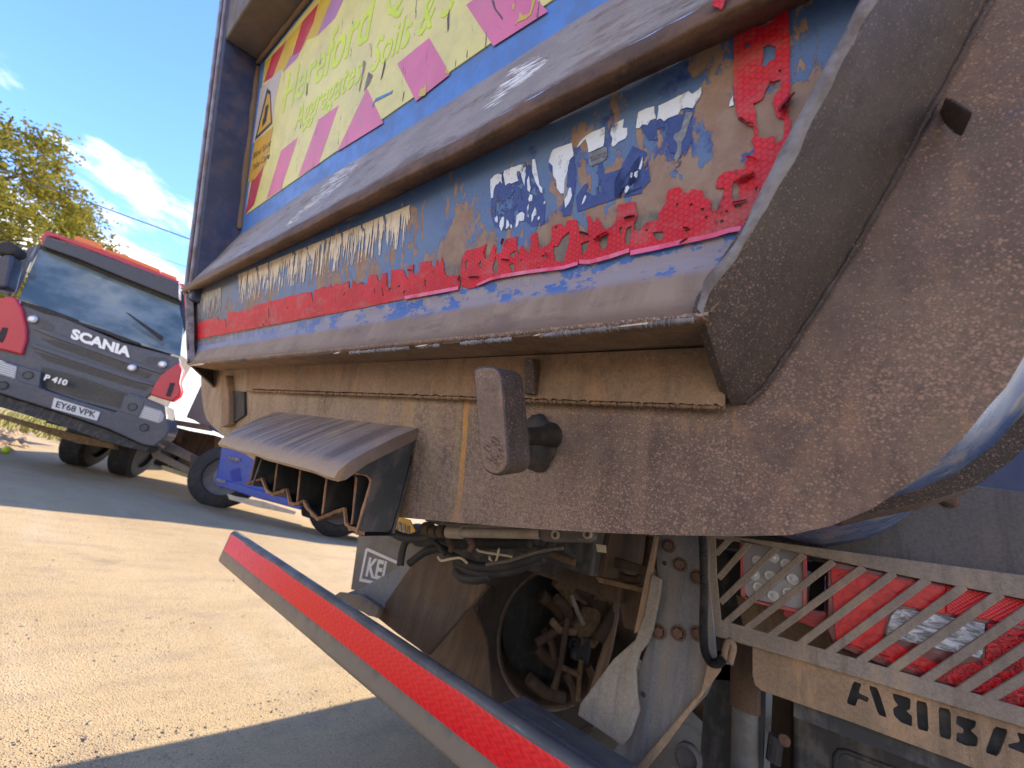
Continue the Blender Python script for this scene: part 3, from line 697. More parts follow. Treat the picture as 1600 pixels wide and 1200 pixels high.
# ---- end flange of the bucket body
EDGE = [(620, 808), (720, 817), (830, 826), (930, 832), (1040, 836), (1140, 838), (1235, 836), (1300, 821), (1363, 795), (1420, 757), (1458, 728), (1503, 687), (1541, 639), (1572, 605), (1600, 557), (1625, 505), (1650, 440), (1680, 350)]
KP = 0.814
Rh = [rk(px, py, KP) for px, py in EDGE]
Rh = [p for p in Rh if p.x > C0]
top_r = V((Rh[-1].x + 0.10, 0, 2.0)); top_r.y = KP - RK * 2.0
top2 = V((top_r.x + 0.02, 0, 3.9)); top2.y = KP - RK * 3.9  # unseen wall top, raised so the ground shadow runs longer
Rh += [top_r, top2]
Lh = [V((2 * C0 - p.x, p.y, p.z)) for p in Rh]
outer = Lh[::-1] + Rh
inner = []
for p in outer:
    s_ = 1 if p.x > C0 else -1
    inner.append(p)
b = B()
# flange sheet: full face below the load opening, behind the gate
n = len(outer)
opening = []
for off_, z_ in ((0.96, 3.9), (0.94, 1.60), (0.86, 1.40), (0.78, 1.24), (0.76, 1.215)):
    opening.append((off_, z_))
inn = [V((C0 + o_, KP - RK * z_, z_)) for o_, z_ in opening] + [V((C0 - o_, KP - RK * z_, z_)) for o_, z_ in opening[::-1]]
vs_ = outer + inn
tri = tessellate_polygon([vs_])
nv_ = len(vs_); back_ = [p + NK * 0.012 for p in vs_]
b.add(vs_ + back_, [tuple(t) for t in tri] + [tuple(i + nv_ for i in t)[::-1] for t in tri] + [(i, (i + 1) % nv_, (i + 1) % nv_ + nv_, i + nv_) for i in range(nv_)])
flange = b.done('body_end_plate', M_plate, T)
# trough shell behind it, swelling out to the first hoop
def resample(P, n):
    L = [0.0]
    for a, c in zip(P, P[1:]): L.append(L[-1] + (c - a).length)
    out = []; j = 0
    for i in range(n):
        t = L[-1] * i / (n - 1)
        while j < len(P) - 2 and L[j + 1] < t: j += 1
        k = (t - L[j]) / max(1e-9, L[j + 1] - L[j]); out.append(P[j].lerp(P[j + 1], max(0, min(1, k))))
    return out
def half(pts, K, lift):
    P = [rk(px, py, K) for px, py in pts]
    P = [V((C0, K - RK * (0.93 + lift), 0.93 + lift)), V((-0.35, K - RK * (0.98 + lift), 0.98 + lift))] + P
    for z, dx in ((2.0, 0.10), (3.9, 0.13)): P.append(V((P[-1].x + (dx if z < 3 else 0.03), K - RK * z, z)))  # side walls carried up out of view to lengthen the cast shadow
    return P
def full(Rp, n=90):
    Rp = resample(Rp, n); return [V((2 * C0 - p.x, p.y, p.z)) for p in Rp[:0:-1]] + Rp
Kh = KP + 0.26
outer_ = full([V((C0, KP + 0.016 - RK * 0.92, 0.92))] + [V((C0 + (p.x - C0) * 0.99, p.y + 0.016, p.z + 0.016)) for p in Rh[2:]])
SH1 = full(half([(1300, 800), (1380, 782), (1445, 764), (1500, 738), (1555, 696), (1600, 648), (1650, 572), (1700, 470), (1740, 360)], Kh, 0.10))
b = B(); rings = [outer_, [a.lerp(c, 0.5) + V((0, 0, 0.004)) for a, c in zip(outer_, SH1)], SH1]
rings.append([V((p.x, 6.2, p.z)) for p in SH1])
n = len(outer_)
for r in rings: b.v += r
for j in range(len(rings) - 1):
    b.f += [(j * n + i, j * n + i + 1, (j + 1) * n + i + 1, (j + 1) * n + i) for i in range(n - 1)]
b.f.append(tuple(range((len(rings) - 1) * n, len(rings) * n)))
b.done('body_shell', M_shell, T, smooth=1, recalc=True)
HP = full(half([(1310, 815), (1385, 797), (1450, 784), (1515, 765), (1560, 738), (1600, 703), (1660, 625), (1715, 520), (1760, 400)], Kh, 0.09))
HI = full(half([(1290, 795), (1370, 778), (1435, 758), (1490, 732), (1545, 690), (1590, 642), (1640, 565), (1690, 463), (1730, 355)], Kh, 0.11))
b = B(); w = V((0, 0.06, 0)); w0 = V((0, -0.004, 0))
b.v = [p + w0 for p in HI] + [p + w0 for p in HP] + [p + w for p in HP]
b.f = [(i, i + 1, n + i + 1, n + i) for i in range(n - 1)] + [(n + i, n + i + 1, 2 * n + i + 1, 2 * n + i) for i in range(n - 1)]
b.done('body_hoop', M_dark, T)

# ---- angle strip welded along the flange, ragged bottom edge
b = B()
xs = [385 + (1133 - 385) * i / 150 for i in range(151)]
topp, bot = [], []
for i, px in enumerate(xs):
    ty = 580 + (px - 358) * -0.0443 - 4; by = 607 + (px - 385) * 0.0348
    topp.append(rk(px, ty, 0.798))
    q = rk(px, by, 0.797); q += V((0, 0.0008 * mnoise.noise(V((px * 0.21, 2, 5))), 0.0035 * mnoise.noise(V((px * 0.13, 0, 0)))))
    bot.append(q)
m_ = len(xs)
b.v = topp + bot + [q + NK * 0.016 + V((0, 0, 0.001)) for q in bot]
b.f = [(i, i + 1, m_ + i + 1, m_ + i) for i in range(m_ - 1)] + [(m_ + i, m_ + i + 1, 2 * m_ + i + 1, 2 * m_ + i) for i in range(m_ - 1)]
b.done('weld_strip', M_strip, T, smooth=1)
b = B()
for i in range(230):
    px = 385 + (1133 - 385) * i / 230
    q = rk(px, 607 + (px - 385) * 0.0348 + 3.5, 0.803)
    b.tube([q, rk(px + 3.1, 607 + (px - 382) * 0.0348 + 3.5, 0.803)], random.uniform(0.002, 0.0042), 6)
b.done('weld_bead', M_strip, T, smooth=2)['kind'] = 'stuff'
# small rib under the lip beside the latch
b = B()
b.prism([rk(818, 560, 0.775), rk(832, 559, 0.775), rk(836, 617, 0.79), rk(819, 616, 0.79)], NK * 0.02)
b.done('lip_rib', M_dark, T, bev=0.002)

# ---- side gusset that closes the gate, both ends
fr = [(1098, 492), (1104, 470), (1140, 415), (1190, 340), (1250, 232), (1320, 92), (1372, 0), (1500, -225)]
fl = [(1088, 482), (1090, 470), (1106, 430), (1155, 368), (1228, 215), (1280, 122), (1345, 0), (1468, -225)]
bk = [(1165, 631), (1192, 608), (1225, 561), (1290, 462), (1345, 373), (1425, 230), (1548, 0), (1680, -245)]
bkt = [(1143, 631), (1165, 631)]
front = [rk(px, py, 0.716) for px, py in fr]; back = [rk(px, py, 0.8115) for px, py in bk]
tip = rk(1142, 631, 0.806)
for side in (1, -1):
    f = lambda p: p if side == 1 else V((2 * C0 - p.x, p.y, p.z))
    b = B()
    poly_f = [f(p) for p in front]; poly_b = [f(p) for p in back]
    pts = [f(tip)] + poly_b; q = len(front)
    # face as a strip of quads plus the thick cut edge
    nrm = V((side * 0.86, 0.12, -0.45)).normalized() * -0.010
    vs = poly_f + poly_b + [f(tip)]
    fs = [(i, i + 1, q + i + 1, q + i) for i in range(q - 1)] + [(0, q, 2 * q)]
    o_ = len(vs)
    vs += [p + nrm for p in vs]
    fs += [tuple(i + o_ for i in x)[::-1] for x in fs]
    fs += [(i, i + 1, i + 1 + o_, i + o_) for i in range(q - 1)] + [(q + i, q + i + 1, q + i + 1 + o_, q + i + o_) for i in range(q - 1)]
    fs += [(2 * q, 0, o_, 2 * q + o_), (2 * q, q, q + o_, 2 * q + o_)]
    b.add(vs, fs)
    gs = b.done('side_gusset', M_dark, T, smooth=1)
    b = B(); a0 = [f(rk(px, py, 0.7155)) for px, py in fl]; a1 = [f(rk(px, py, 0.7155)) for px, py in fr]
    A0 = spline(a0, 6); A1 = spline(a1, 6); k_ = len(A0)
    jit = lambda p, s: p + V((1, 0, 0)) * 0.0022 * mnoise.noise(p * 55 + V((s, 0, 0)))
    A0 = [jit(p, 0) for p in A0]; A1 = [jit(p, 7) for p in A1]
    mid_ = [(p + r_) / 2 - NK * (0.0025 + 0.001 * mnoise.noise(p * 60)) for p, r_ in zip(A0, A1)]
    b.v = A0 + mid_ + A1 + [p + NK * 0.02 for p in A0] + [p + NK * 0.012 for p in A1]
    b.f = [(i, i + 1, k_ + i + 1, k_ + i) for i in range(k_ - 1)] + [(k_ + i, k_ + i + 1, 2 * k_ + i + 1, 2 * k_ + i) for i in range(k_ - 1)]
    b.f += [(i, i + 1, 3 * k_ + i + 1, 3 * k_ + i) for i in range(k_ - 1)] + [(2 * k_ + i, 2 * k_ + i + 1, 4 * k_ + i + 1, 4 * k_ + i) for i in range(k_ - 1)]
    b.done('gusset_edge', M_flange, gs, smooth=2)
    # weld line along the rear edge of the gusset
    b = B(); q_ = spline(poly_b, 26)
    b.tube([p + V((0, -0.0015, 0.0)) + V((0.0012, 0.0012, 0.0012)) * mnoise.noise(p * 90) for p in q_], [0.0026 + 0.0014 * mnoise.noise(p * 70) for p in q_], 7)
    b.done('weld_bead', M_dark, gs, smooth=2)
# bent lug on the flange, upper right
b = B()
lug = [rk(1478, 148, 0.80), rk(1492, 152, 0.79), rk(1510, 164, 0.775), rk(1522, 172, 0.765), rk(1518, 184, 0.768), rk(1505, 178, 0.78), rk(1488, 163, 0.79), rk(1475, 160, 0.80)]
b.prism(lug, NK * 0.02 + V((0, 0.005, 0)))
b.done('bent_lug', M_dark, T, bev=0.003)

M_postglint = paint('lavender_edge_glint', (0.30, 0.29, 0.36), (0.2, 0.19, 0.23), 0.45, 0.6, (0.2, 0.13, 0.09), 18)
# ---- posts and top rail framing the upper sheet
for side in (-1, 1):
    b = B()
    xo = C0 + side * 1.0; xi = C0 + side * 0.905
    zb, zt = (1.40 if side < 0 else 1.72), 3.9  # post tops raised, unseen, for a longer ground shadow
    pts = []
    for z in (zb, zt):
        for (x, K) in ((xo, 0.720), (xi, 0.720), (xi, 0.86), (xo, 0.86)):
            pts.append(V((x, K - RK * z, z)))
    b.add(pts, [(0, 1, 5, 4), (1, 2, 6, 5), (2, 3, 7, 6), (3, 0, 4, 7), (3, 2, 1, 0), (4, 5, 6, 7)])
    po = b.done('tailgate_post', M_post, tg, bev=0.008, seg=3)
    for xa_, xb_ in ((0.975, 0.997), (0.912, 0.930)):  # raised pale strips stand in for the post's two edge highlights
        rb_ = B(); pts = []
        for z in (zb + 0.02, zt):
            for (x, K) in ((C0 + side * xa_, 0.711), (C0 + side * xb_, 0.711), (C0 + side * xb_, 0.722), (C0 + side * xa_, 0.722)):
                pts.append(V((x, K - RK * z, z)))
        rb_.add(pts, [(0, 1, 5, 4), (1, 2, 6, 5), (2, 3, 7, 6), (3, 0, 4, 7), (3, 2, 1, 0), (4, 5, 6, 7)])
        rb_.done('post_glint', M_postglint, tg, bev=0.004)
    b = B(); xo2 = C0 + side * 1.028; xi2 = C0 + side * 1.004
    pts = []
    for z in (zb, zt):
        for (x, K) in ((xo2, 0.735), (xi2, 0.735), (xi2, 0.9), (xo2, 0.9)):
            pts.append(V((x, K - RK * z, z)))
    b.add(pts, [(0, 1, 5, 4), (1, 2, 6, 5), (2, 3, 7, 6), (3, 0, 4, 7), (3, 2, 1, 0), (4, 5, 6, 7)])
    b.done('body_post', M_blue, T, bev=0.006, seg=3)
b = B(); pts = []
for x in (C0 - 0.903, C0 + 0.903):
    for (K, z) in ((0.725, 2.385), (0.725, 2.60), (0.85, 2.60), (0.85, 2.425)):
        pts.append(V((x, K - RK * z, z)))
b.add(pts, [(0, 1, 5, 4), (1, 2, 6, 5), (2, 3, 7, 6), (3, 0, 4, 7), (3, 2, 1, 0), (4, 5, 6, 7)])
b.done('top_rail', M_railunder, tg, bev=0.006)
strip('header_sheet', [(KS + 0.03 - RK * 3.9, 3.9), (KS + 0.03 - RK * 2.42, 2.42)], M_blue, tg, 8)
# rust lines in the corner of post and sheet
b = B()
q = spline([V((C0 - 0.903, KS - 0.004 - RK * z + 0.0, z)) for z in (1.74, 1.9, 2.05, 2.2, 2.3, 2.40)], 14)
b.tube(q, [0.012 + 0.006 * mnoise.noise(p * 14) for p in q], 7)
q = spline([V((C0 - 0.903 + d_, 0.846 - RK * 2.415, 2.415)) for d_ in (0.0, 0.25, 0.6, 1.0, 1.7)], 20)
b.tube(q, [0.009 + 0.005 * mnoise.noise(p * 16) for p in q], 7)
b.done('rusty_seam', M_nose, tg, smooth=2)

# ---- warning board print
KB = KS - 0.003
def zoomed(pts, s, ox, oy): return [(ox + x / s, oy + y / s) for x, y in pts]
def plate_px(name, pts, K, mat, parent, th=0.0003):
    b = B(); return b.holes([[rk(px, py, K) for px, py in pts]], NK * th).done(name, mat, parent)
lb = rk(383.5, 335.5, KB); lt = rk(414.4, 95.6, KB)
xr = C0 + 0.86
br_ = V((xr, lb.y, lb.z)); tr_ = V((xr, lt.y, lt.z))
B().prism([lb, br_, tr_, lt], NK * 0.0025).done('warning_board', M_board, tg)
Z5 = lambda p: zoomed(p, 3.53, 280, 0); ZH = lambda p: zoomed(p, 5.333, 360, 0); ZJ = lambda p: zoomed(p, 5.333, 600, 0); ZI = lambda p: zoomed(p, 4.2857, 340, 60)
K1 = KB - 0.0004; K2 = KB - 0.0008; K3 = KB - 0.0012; K4 = KB - 0.0016
plate_px('chevron', Z5([(365, 1182), (400, 990), (470, 905), (412, 1128)]), K2, M_red, tg)
plate_px('chevron', Z5([(480, 1098), (562, 830), (655, 757), (560, 1046)]), K1, M_mag, tg)
plate_px('chevron', Z5([(655, 975), (768, 660), (880, 580), (768, 905)]), K1, M_mag, tg)
plate_px('chevron', Z5([(870, 836), (1035, 487), (1125, 678)]), K1, M_mag, tg)
plate_px('chevron', ZJ([(110, 530), (375, 315), (520, 560), (505, 600), (545, 622), (265, 843)]), K1, M_mag, tg)
plate_px('chevron', ZJ([(685, 40), (740, 0), (810, -55), (1225, -55), (1280, 0), (1365, 95), (910, 385)]), K1, M_mag, tg)
plate_px('chevron', ZJ([(1330, -60), (1700, -330), (2050, -130), (1990, -80), (1560, -40)]), K1, M_mag, tg)
plate_px('chevron', ZH([(275, 690), (350, 460), (465, 340), (352, 640)]), K1, M_red, tg)
plate_px('chevron', ZH([(510, 470), (600, 178), (735, 24), (690, 190), (580, 432)]), K1, M_red, tg)
plate_px('chevron', ZH([(440, 600), (500, 470), (582, 428), (560, 480)]), K1, M_lilac, tg)
plate_px('chevron', ZH([(722, 300), (832, 18), (850, -20), (950, -20), (872, 150)]), K1, M_lilac, tg)
plate_px('yellow_stripe', ZH([(277, 650), (292, 518), (350, 460), (300, 600)]), K1, M_strongyel, tg)
plate_px('yellow_stripe', ZH([(355, 640), (465, 342), (598, 180), (505, 465), (440, 598), (420, 580)]), K1, M_strongyel, tg)
plate_px('yellow_stripe', ZH([(585, 428), (690, 195), (742, 20), (760, -20), (850, -20), (720, 300), (640, 330)]), K1, M_strongyel, tg)
plate_px('safety_sticker', ZH([(188, 1195), (250, 740), (300, 690), (415, 575), (425, 612), (372, 830), (347, 1032), (210, 1176)]), K2, M_stick, tg)
plate_px('warning_triangle', ZH([(203, 1172), (306, 735), (335, 760), (348, 1028)]), K3, M_ink, tg)
plate_px('warning_triangle', ZH([(222, 1130), (310, 775), (328, 790), (336, 1018)]), K4, M_orange, tg)
plate_px('pictogram', ZH([(275, 1010), (292, 890), (312, 865), (318, 880), (298, 1000)]), K4 - 0.0004, M_ink, tg)
plate_px('pictogram', ZH([(262, 1060), (272, 985), (300, 1000), (288, 1030), (280, 1035)]), K4 - 0.0004, M_ink, tg)
plate_px('sticker_panel', ZI([(203, 965), (248, 692), (372, 590), (322, 832), (252, 940)]), K3, M_orange, tg)
def ptx(px, py, K): return rk(px, py, K)
text('lettering', 'Blind Spot', ptx(395, 249, K4), ptx(422, 227, K4), ptx(397, 239, K4), M_ink, tg, NK * 0.0005)
text('lettering', 'Take Care', ptx(393, 268, K4), ptx(420, 247, K4), ptx(395, 258, K4), M_ink, tg, NK * 0.0005)
text('lettering', 'Hereford', ptx(440, 176, K2), ptx(578, 57, K2), ptx(449, 117, K2), M_lime, tg, NK * 0.0003, 0.1, 0.014)
text('lettering', 'Q', ptx(601, 33, K2), ptx(634, 3, K2), ptx(611, -40, K2), M_lime, tg, NK * 0.0003, 0.1, 0.0)
text('lettering', 'Aggregates, Soils & S', ptx(459, 204, K2), ptx(707, 16, K2), ptx(466, 164, K2), M_lime, tg, NK * 0.0003, 0.1, 0.006)
# torn film: strips hanging off the board, bright yellow where the magenta split
for pts, m_ in ((ZH([(1110, 500), (1128, 520), (1100, 640), (1075, 770), (1072, 740), (1095, 620)]), M_flange), (ZH([(1150, 600), (1185, 625), (1160, 690), (1110, 765), (1125, 690)]), M_flange),
                (ZJ([(285, 800), (305, 740), (330, 735), (355, 685), (345, 790), (310, 805)]), M_strongyel), (ZJ([(1085, 215), (1125, 150), (1130, 95), (1160, 130), (1215, 110), (1235, 0), (1262, 0), (1225, 120), (1180, 160), (1120, 180)]), M_strongyel),
                (ZJ([(510, 610), (515, 560), (530, 590), (545, 600), (545, 615)]), M_strongyel), (ZJ([(895, 0), (915, 70), (990, 170), (985, 140), (930, 70), (915, 0)]), M_beam), (ZJ([(1070, 40), (1090, 20), (1085, 80), (1070, 75)]), M_strongyel), (ZJ([(525, 150), (545, 70), (540, 230), (528, 270)]), M_beam),
                (ZJ([(150, 850), (160, 780), (170, 755), (160, 820)]), M_beam), (ZH([(1250, 670), (1290, 480), (1290, 540), (1265, 640)]), M_beam), (ZH([(630, 800), (635, 690), (642, 690), (640, 780)]), M_beam), (ZH([(1180, 880), (1210, 820), (1330, 765), (1350, 750), (1345, 775), (1240, 830), (1200, 850), (1185, 900)]), M_strip_blue)):
    plate_px('torn_film', pts, K3, m_, tg)
# ---- peeling red tape round the lower panel
KT = 0.7482
def Zc(p): return zoomed(p, 6.667, 280, 400)
def Zd(p): return zoomed(p, 5.333, 500, 300)
def Ze(p): return zoomed(p, 6.154, 740, 240)
def Zf(p): return zoomed(p, 5.333, 960, 200)
def Zg(p): return zoomed(p, 5.0, 1120, 0)
left_piece = [(295, 532.5), (370, 518), (447.5, 503.4), (540, 485.8), (632, 467.5), (690, 457), (716, 452)] + \
  Zd([(1165, 760), (1160, 700), (1130, 690), (1085, 700), (1040, 690), (1030, 610), (1010, 540), (1000, 600), (980, 610), (975, 560), (960, 620), (930, 625), (922, 570), (830, 590), (815, 690), (770, 670), (780, 600), (725, 630), (740, 690), (725, 730), (690, 640), (590, 650), (588, 790), (558, 790), (550, 670), (520, 680), (500, 740), (480, 730), (470, 690), (430, 685), (400, 710), (390, 760), (365, 775), (335, 750), (300, 770), (270, 735), (262, 790), (245, 800), (235, 740), (200, 750), (170, 775), (155, 770), (130, 760), (100, 800), (85, 770), (55, 790), (25, 790)]) + \
  Zc([(1400, 360), (1398, 440), (1386, 500), (1375, 370), (1150, 420), (1000, 455), (900, 480), (770, 520), (760, 555), (740, 555), (690, 560), (630, 572), (600, 590), (560, 580), (505, 590), (500, 740), (487, 740), (478, 650), (440, 660), (430, 690), (390, 640), (300, 665), (185, 690), (180, 800), (165, 800), (160, 705), (112, 702), (104, 560), (100, 350), (60, 300), (20, 280), (0, 290), (40, 340), (55, 400), (60, 600), (78, 830)])
holes_l = [Zd([(445, 830), (455, 800), (465, 850)]), Zd([(690, 830), (710, 815), (712, 855), (695, 850)]), Zd([(875, 730), (888, 730), (885, 795), (876, 780)]), Zd([(190, 860), (210, 825), (212, 840), (200, 870)]), Zd([(565, 805), (595, 795), (600, 810), (580, 830)]),
           Zc([(925, 560), (940, 530), (942, 640), (928, 640)]), Zc([(1120, 540), (1140, 520), (1135, 560)]), Zc([(860, 720), (875, 695), (882, 725)]), Zd([(510, 800), (518, 795), (530, 860), (522, 870)]), Zd([(645, 790), (665, 770), (668, 800)])]
right_piece = [(721, 446), (732.5, 451), (745, 447), (765, 438)] + \
  Ze([(250, 1195), (520, 1150), (700, 1128), (862, 1108), (1000, 1068), (1015, 1055), (1110, 1058), (1300, 1010), (1495, 945), (1505, 980)]) + \
  Zf([(132, 1058), (330, 1018), (540, 970), (700, 938), (830, 908), (950, 870), (1055, 852), (1080, 800), (1130, 710), (1180, 640), (1215, 580), (1255, 505), (1300, 420), (1345, 340), (1395, 255), (1440, 170), (1472, 118)]) + \
  Zg([(578, 1080), (578, 930), (555, 935), (575, 700), (572, 540), (568, 300), (560, 80), (520, 58), (480, 100), (430, 170), (380, 195), (335, 212), (320, 180), (300, 140), (270, 128), (235, 165), (228, 195), (200, 182), (180, 225), (150, 235), (108, 228), (130, 300), (133, 460), (133, 620), (136, 760), (150, 870), (180, 935), (230, 950), (250, 980), (285, 985), (300, 1040), (275, 1090), (285, 1120), (290, 1150)]) + \
  Zf([(1170, 200), (1120, 240), (1085, 290), (1090, 335), (1060, 345), (1000, 350), (930, 365), (880, 390), (850, 430), (845, 495), (880, 505), (920, 500), (905, 560), (890, 590), (870, 640), (850, 690), (830, 680), (800, 670), (805, 620), (785, 590), (745, 585), (730, 520), (690, 520), (665, 505), (640, 505), (625, 540), (570, 542), (552, 490), (520, 490), (470, 505), (450, 520), (432, 560), (430, 620), (405, 660), (365, 720), (370, 760), (340, 775), (260, 785), (240, 820), (205, 865), (165, 850), (160, 800), (185, 740), (180, 660), (168, 612), (100, 625), (30, 640)]) + \
  Ze([(1375, 540), (1385, 580), (1362, 640), (1330, 700), (1290, 725), (1240, 715), (1225, 660), (1180, 610), (1165, 660), (1135, 650), (1115, 600), (1088, 597), (1100, 680), (1090, 740), (1110, 790), (1060, 800), (1020, 760), (1000, 700), (988, 640), (945, 640), (895, 640), (885, 700), (850, 690), (830, 672), (770, 690), (750, 720), (740, 850), (700, 890), (660, 900), (625, 905), (612, 840), (605, 750), (545, 780), (550, 860), (530, 960), (490, 920), (460, 870), (430, 985), (415, 900), (412, 795), (310, 820), (285, 890), (260, 950), (205, 965), (210, 900), (190, 870), (150, 985), (110, 1020), (92, 950), (120, 880)]) + \
  Zd([(1370, 560), (1365, 480), (1390, 435), (1300, 470), (1210, 490), (1180, 560), (1170, 640)])
holes_r = [Ze([(760, 890), (800, 890), (850, 815), (915, 742), (915, 830), (890, 960), (850, 1065), (825, 1030), (780, 1040), (765, 950)]), Ze([(1030, 870), (1115, 830), (1080, 930), (1040, 975)]), Ze([(1200, 830), (1290, 770), (1280, 900), (1225, 935)]),
           Ze([(1470, 710), (1520, 690), (1515, 760), (1495, 870), (1455, 860), (1450, 800)]), Ze([(180, 1110), (205, 990), (235, 1050), (230, 1150), (200, 1170)]), Ze([(330, 1070), (390, 1050), (385, 1160)]), Ze([(350, 970), (400, 930), (410, 960), (370, 1000)]),
           Ze([(655, 980), (680, 970), (700, 1010), (665, 1005)]), Ze([(780, 710), (810, 690), (815, 730), (790, 730)]), Ze([(1395, 720), (1425, 700), (1420, 770), (1400, 760)]), Ze([(40, 1060), (75, 1030), (70, 1110)]), Ze([(615, 1100), (635, 1095), (625, 1125)]), Ze([(450, 1020), (470, 1015), (460, 1050)]),
           Zf([(320, 870), (400, 860), (420, 890), (380, 940), (340, 910)]), Zf([(580, 842), (640, 840), (600, 880)]), Zf([(720, 670), (745, 665), (750, 695), (725, 705)]), Zf([(750, 740), (780, 725), (780, 765), (760, 765)]), Zf([(875, 770), (905, 760), (910, 785), (885, 795)]), Zf([(510, 635), (525, 620), (535, 650), (515, 660)]), Zf([(625, 635), (645, 625), (650, 650), (630, 655)]),
           Zf([(970, 580), (985, 480), (1000, 440), (1045, 480), (1035, 560), (1040, 590), (1005, 600)]), Zf([(1000, 640), (1070, 640), (1060, 670), (1010, 670)]), Zf([(920, 690), (945, 680), (955, 712), (925, 715)]), Zf([(1175, 500), (1195, 485), (1190, 525), (1178, 525)]), Zf([(255, 845), (280, 840), (270, 865)]),
           Zg([(362, 370), (400, 350), (460, 362), (450, 460), (400, 490), (378, 525), (345, 500), (362, 460)]), Zg([(282, 812), (355, 775), (385, 690), (425, 640), (495, 620), (500, 690), (455, 735), (440, 780), (455, 860), (480, 920), (530, 930), (520, 1088), (470, 1105), (452, 1120), (450, 1060), (400, 1075), (330, 1075), (315, 1000), (300, 870)]), Zg([(218, 350), (245, 330), (265, 350), (250, 378), (225, 375)]), Zg([(480, 545), (500, 540), (505, 565), (485, 565)]),
           Zd([(1208, 590), (1228, 560), (1235, 610), (1215, 660)])]
def ragged(pts, amp=0.8):
    out = []
    for i, (x, y) in enumerate(pts):
        x2, y2 = pts[(i + 1) % len(pts)]
        L = math.hypot(x2 - x, y2 - y); k = max(1, int(L / 5))
        for j in range(k):
            t = j / k; a = amp if (j or L < 40) else amp * 0.4
            out.append((x + (x2 - x) * t + random.uniform(-a, a), y + (y2 - y) * t + random.uniform(-a, a)))
    return out
for outl, hl in ((left_piece, holes_l), (right_piece, holes_r)):
    b = B(); loops = [[rk(px, py, KT) for px, py in ragged(outl, 0.7)]] + [[rk(px, py, KT) for px, py in ragged(h, 0.8)] for h in hl]
    b.holes(loops, NK * 0.0012); b.done('reflective_tape', M_tape, tg, recalc=True)
plate_px('reflective_tape', ragged(zoomed([(1450, 30), (1455, -20), (1545, -60), (1510, 10), (1495, 48), (1470, 35)], 3.2, 660, 0), 0.6), 0.703, M_tape, tg, 0.001)
# sky sheen painted pink where the tape rolls over the bend
for a, c in ((left_piece[4:7], 5.0), (right_piece[2:5], 4.0), (right_piece[4:9], 5.0), (right_piece[9:13], 6.0), (right_piece[13:21], 7.0)):
    b = B()
    for i in range(len(a) - 1):
        (x0, y0), (x1, y1) = a[i], a[i + 1]
        b.quad(rk(x0, y0 + 0.5, 0.7456), rk(x1, y1 + 0.5, 0.7456), rk(x1, y1 - c, 0.7476), rk(x0, y0 - c, 0.7476))
    b.done('tape_edge_sheen', M_tapepk, tg)
# curled flaps that stand off the panel
def curl(p0, p1, width, lift, mat, turn=2.2):
    """a flap hinged on p0-p1 that rolls up and out"""
    b = B(); n = 7; e = (p1 - p0); side = e.cross(NK).normalized(); out = -NK; m = 5
    for i in range(n + 1):
        a = turn * i / n; r = width / turn
        off = side * (math.sin(a) * r) + out * ((1 - math.cos(a)) * r * lift)
        for k in range(m + 1):
            t = k / m; w = 1 - 0.35 * abs(2 * t - 1) * (i / n) + 0.12 * mnoise.noise(V((k * 1.3, i * .7, p0.x * 50)))
            b.v.append(p0 + e * t + off * w + out * 0.001)
    b.f = [(i * (m + 1) + k, i * (m + 1) + k + 1, (i + 1) * (m + 1) + k + 1, (i + 1) * (m + 1) + k) for i in range(n) for k in range(m)]
    b.done('tape_flap', mat, tg, smooth=2)
P_ = lambda pts, f: [rk(px, py, KT - 0.001) for px, py in f(pts)]
for pts, f, w, l, m_, tn in (([(1165, 370), (1010, 440)], Zf, 0.016, 1.0, M_tape, 2.8), ([(1105, 595), (985, 620)], Zf, 0.007, 1.2, M_tapedk, 2.2), ([(570, 735), (470, 850)], Zg, 0.020, 0.8, M_tapedk, 2.0), ([(545, 790), (500, 910)], Zg, 0.012, 1.0, M_tapedk, 2.5), ([(160, 940), (230, 985)], Zg, 0.010, 1.1, M_tapedk, 2.6), ([(235, 975), (285, 985)], Zg, 0.006, 1.2, M_tape, 2.2),
                             ([(1290, 745), (1190, 800)], Ze, 0.010, 1.2, M_tape, 2.4), ([(1215, 800), (1160, 830)], Ze, 0.008, 1.2, M_tapedk, 2.3), ([(1015, 770), (1105, 790)], Ze, 0.009, 1.0, M_tapedk, 2.4), ([(1450, 640), (1555, 615)], Ze, 0.009, 1.2, M_tapedk, 2.6), ([(270, 1030), (350, 1035)], Ze, 0.007, 1.3, M_tapedk, 2.4), ([(690, 960), (705, 1000)], Ze, 0.007, 1.2, M_tapedk, 2.4), ([(570, 840), (620, 845)], Zf, 0.005, 1.3, M_tapedk, 2.4), ([(545, 970), (615, 925)], Zf, 0.005, 1.2, M_tapedk, 2.6),
                             ([(1085, 250), (1195, 290)], Zf, 0.006, 1.3, M_tape, 2.2), ([(1240, 720), (1330, 715)], Zd, 0.008, 1.2, M_tapedk, 2.6), ([(730, 660), (775, 655)], Zd, 0.006, 1.2, M_tapedk, 2.4), ([(1160, 745), (1175, 700)], Zd, 0.006, 1.2, M_tapedk, 2.4), ([(1520, 440), (1535, 390)], Zd, 0.006, 1.2, M_tapedk, 2.4), ([(280, 880), (300, 825)], Ze, 0.006, 1.3, M_tapedk, 2.4), ([(340, 760), (380, 765)], Zd, 0.005, 1.2, M_tapedk, 2.4), ([(1210, 520), (1255, 510)], Zf, 0.004, 1.2, M_tapedk, 2.4), ([(400, 660), (440, 690)], Zg, 0.008, 1.1, M_tapedk, 2.3)):
    a = P_(pts, f); curl(a[0], a[1], w * 0.72, l * 0.85, m_, tn)

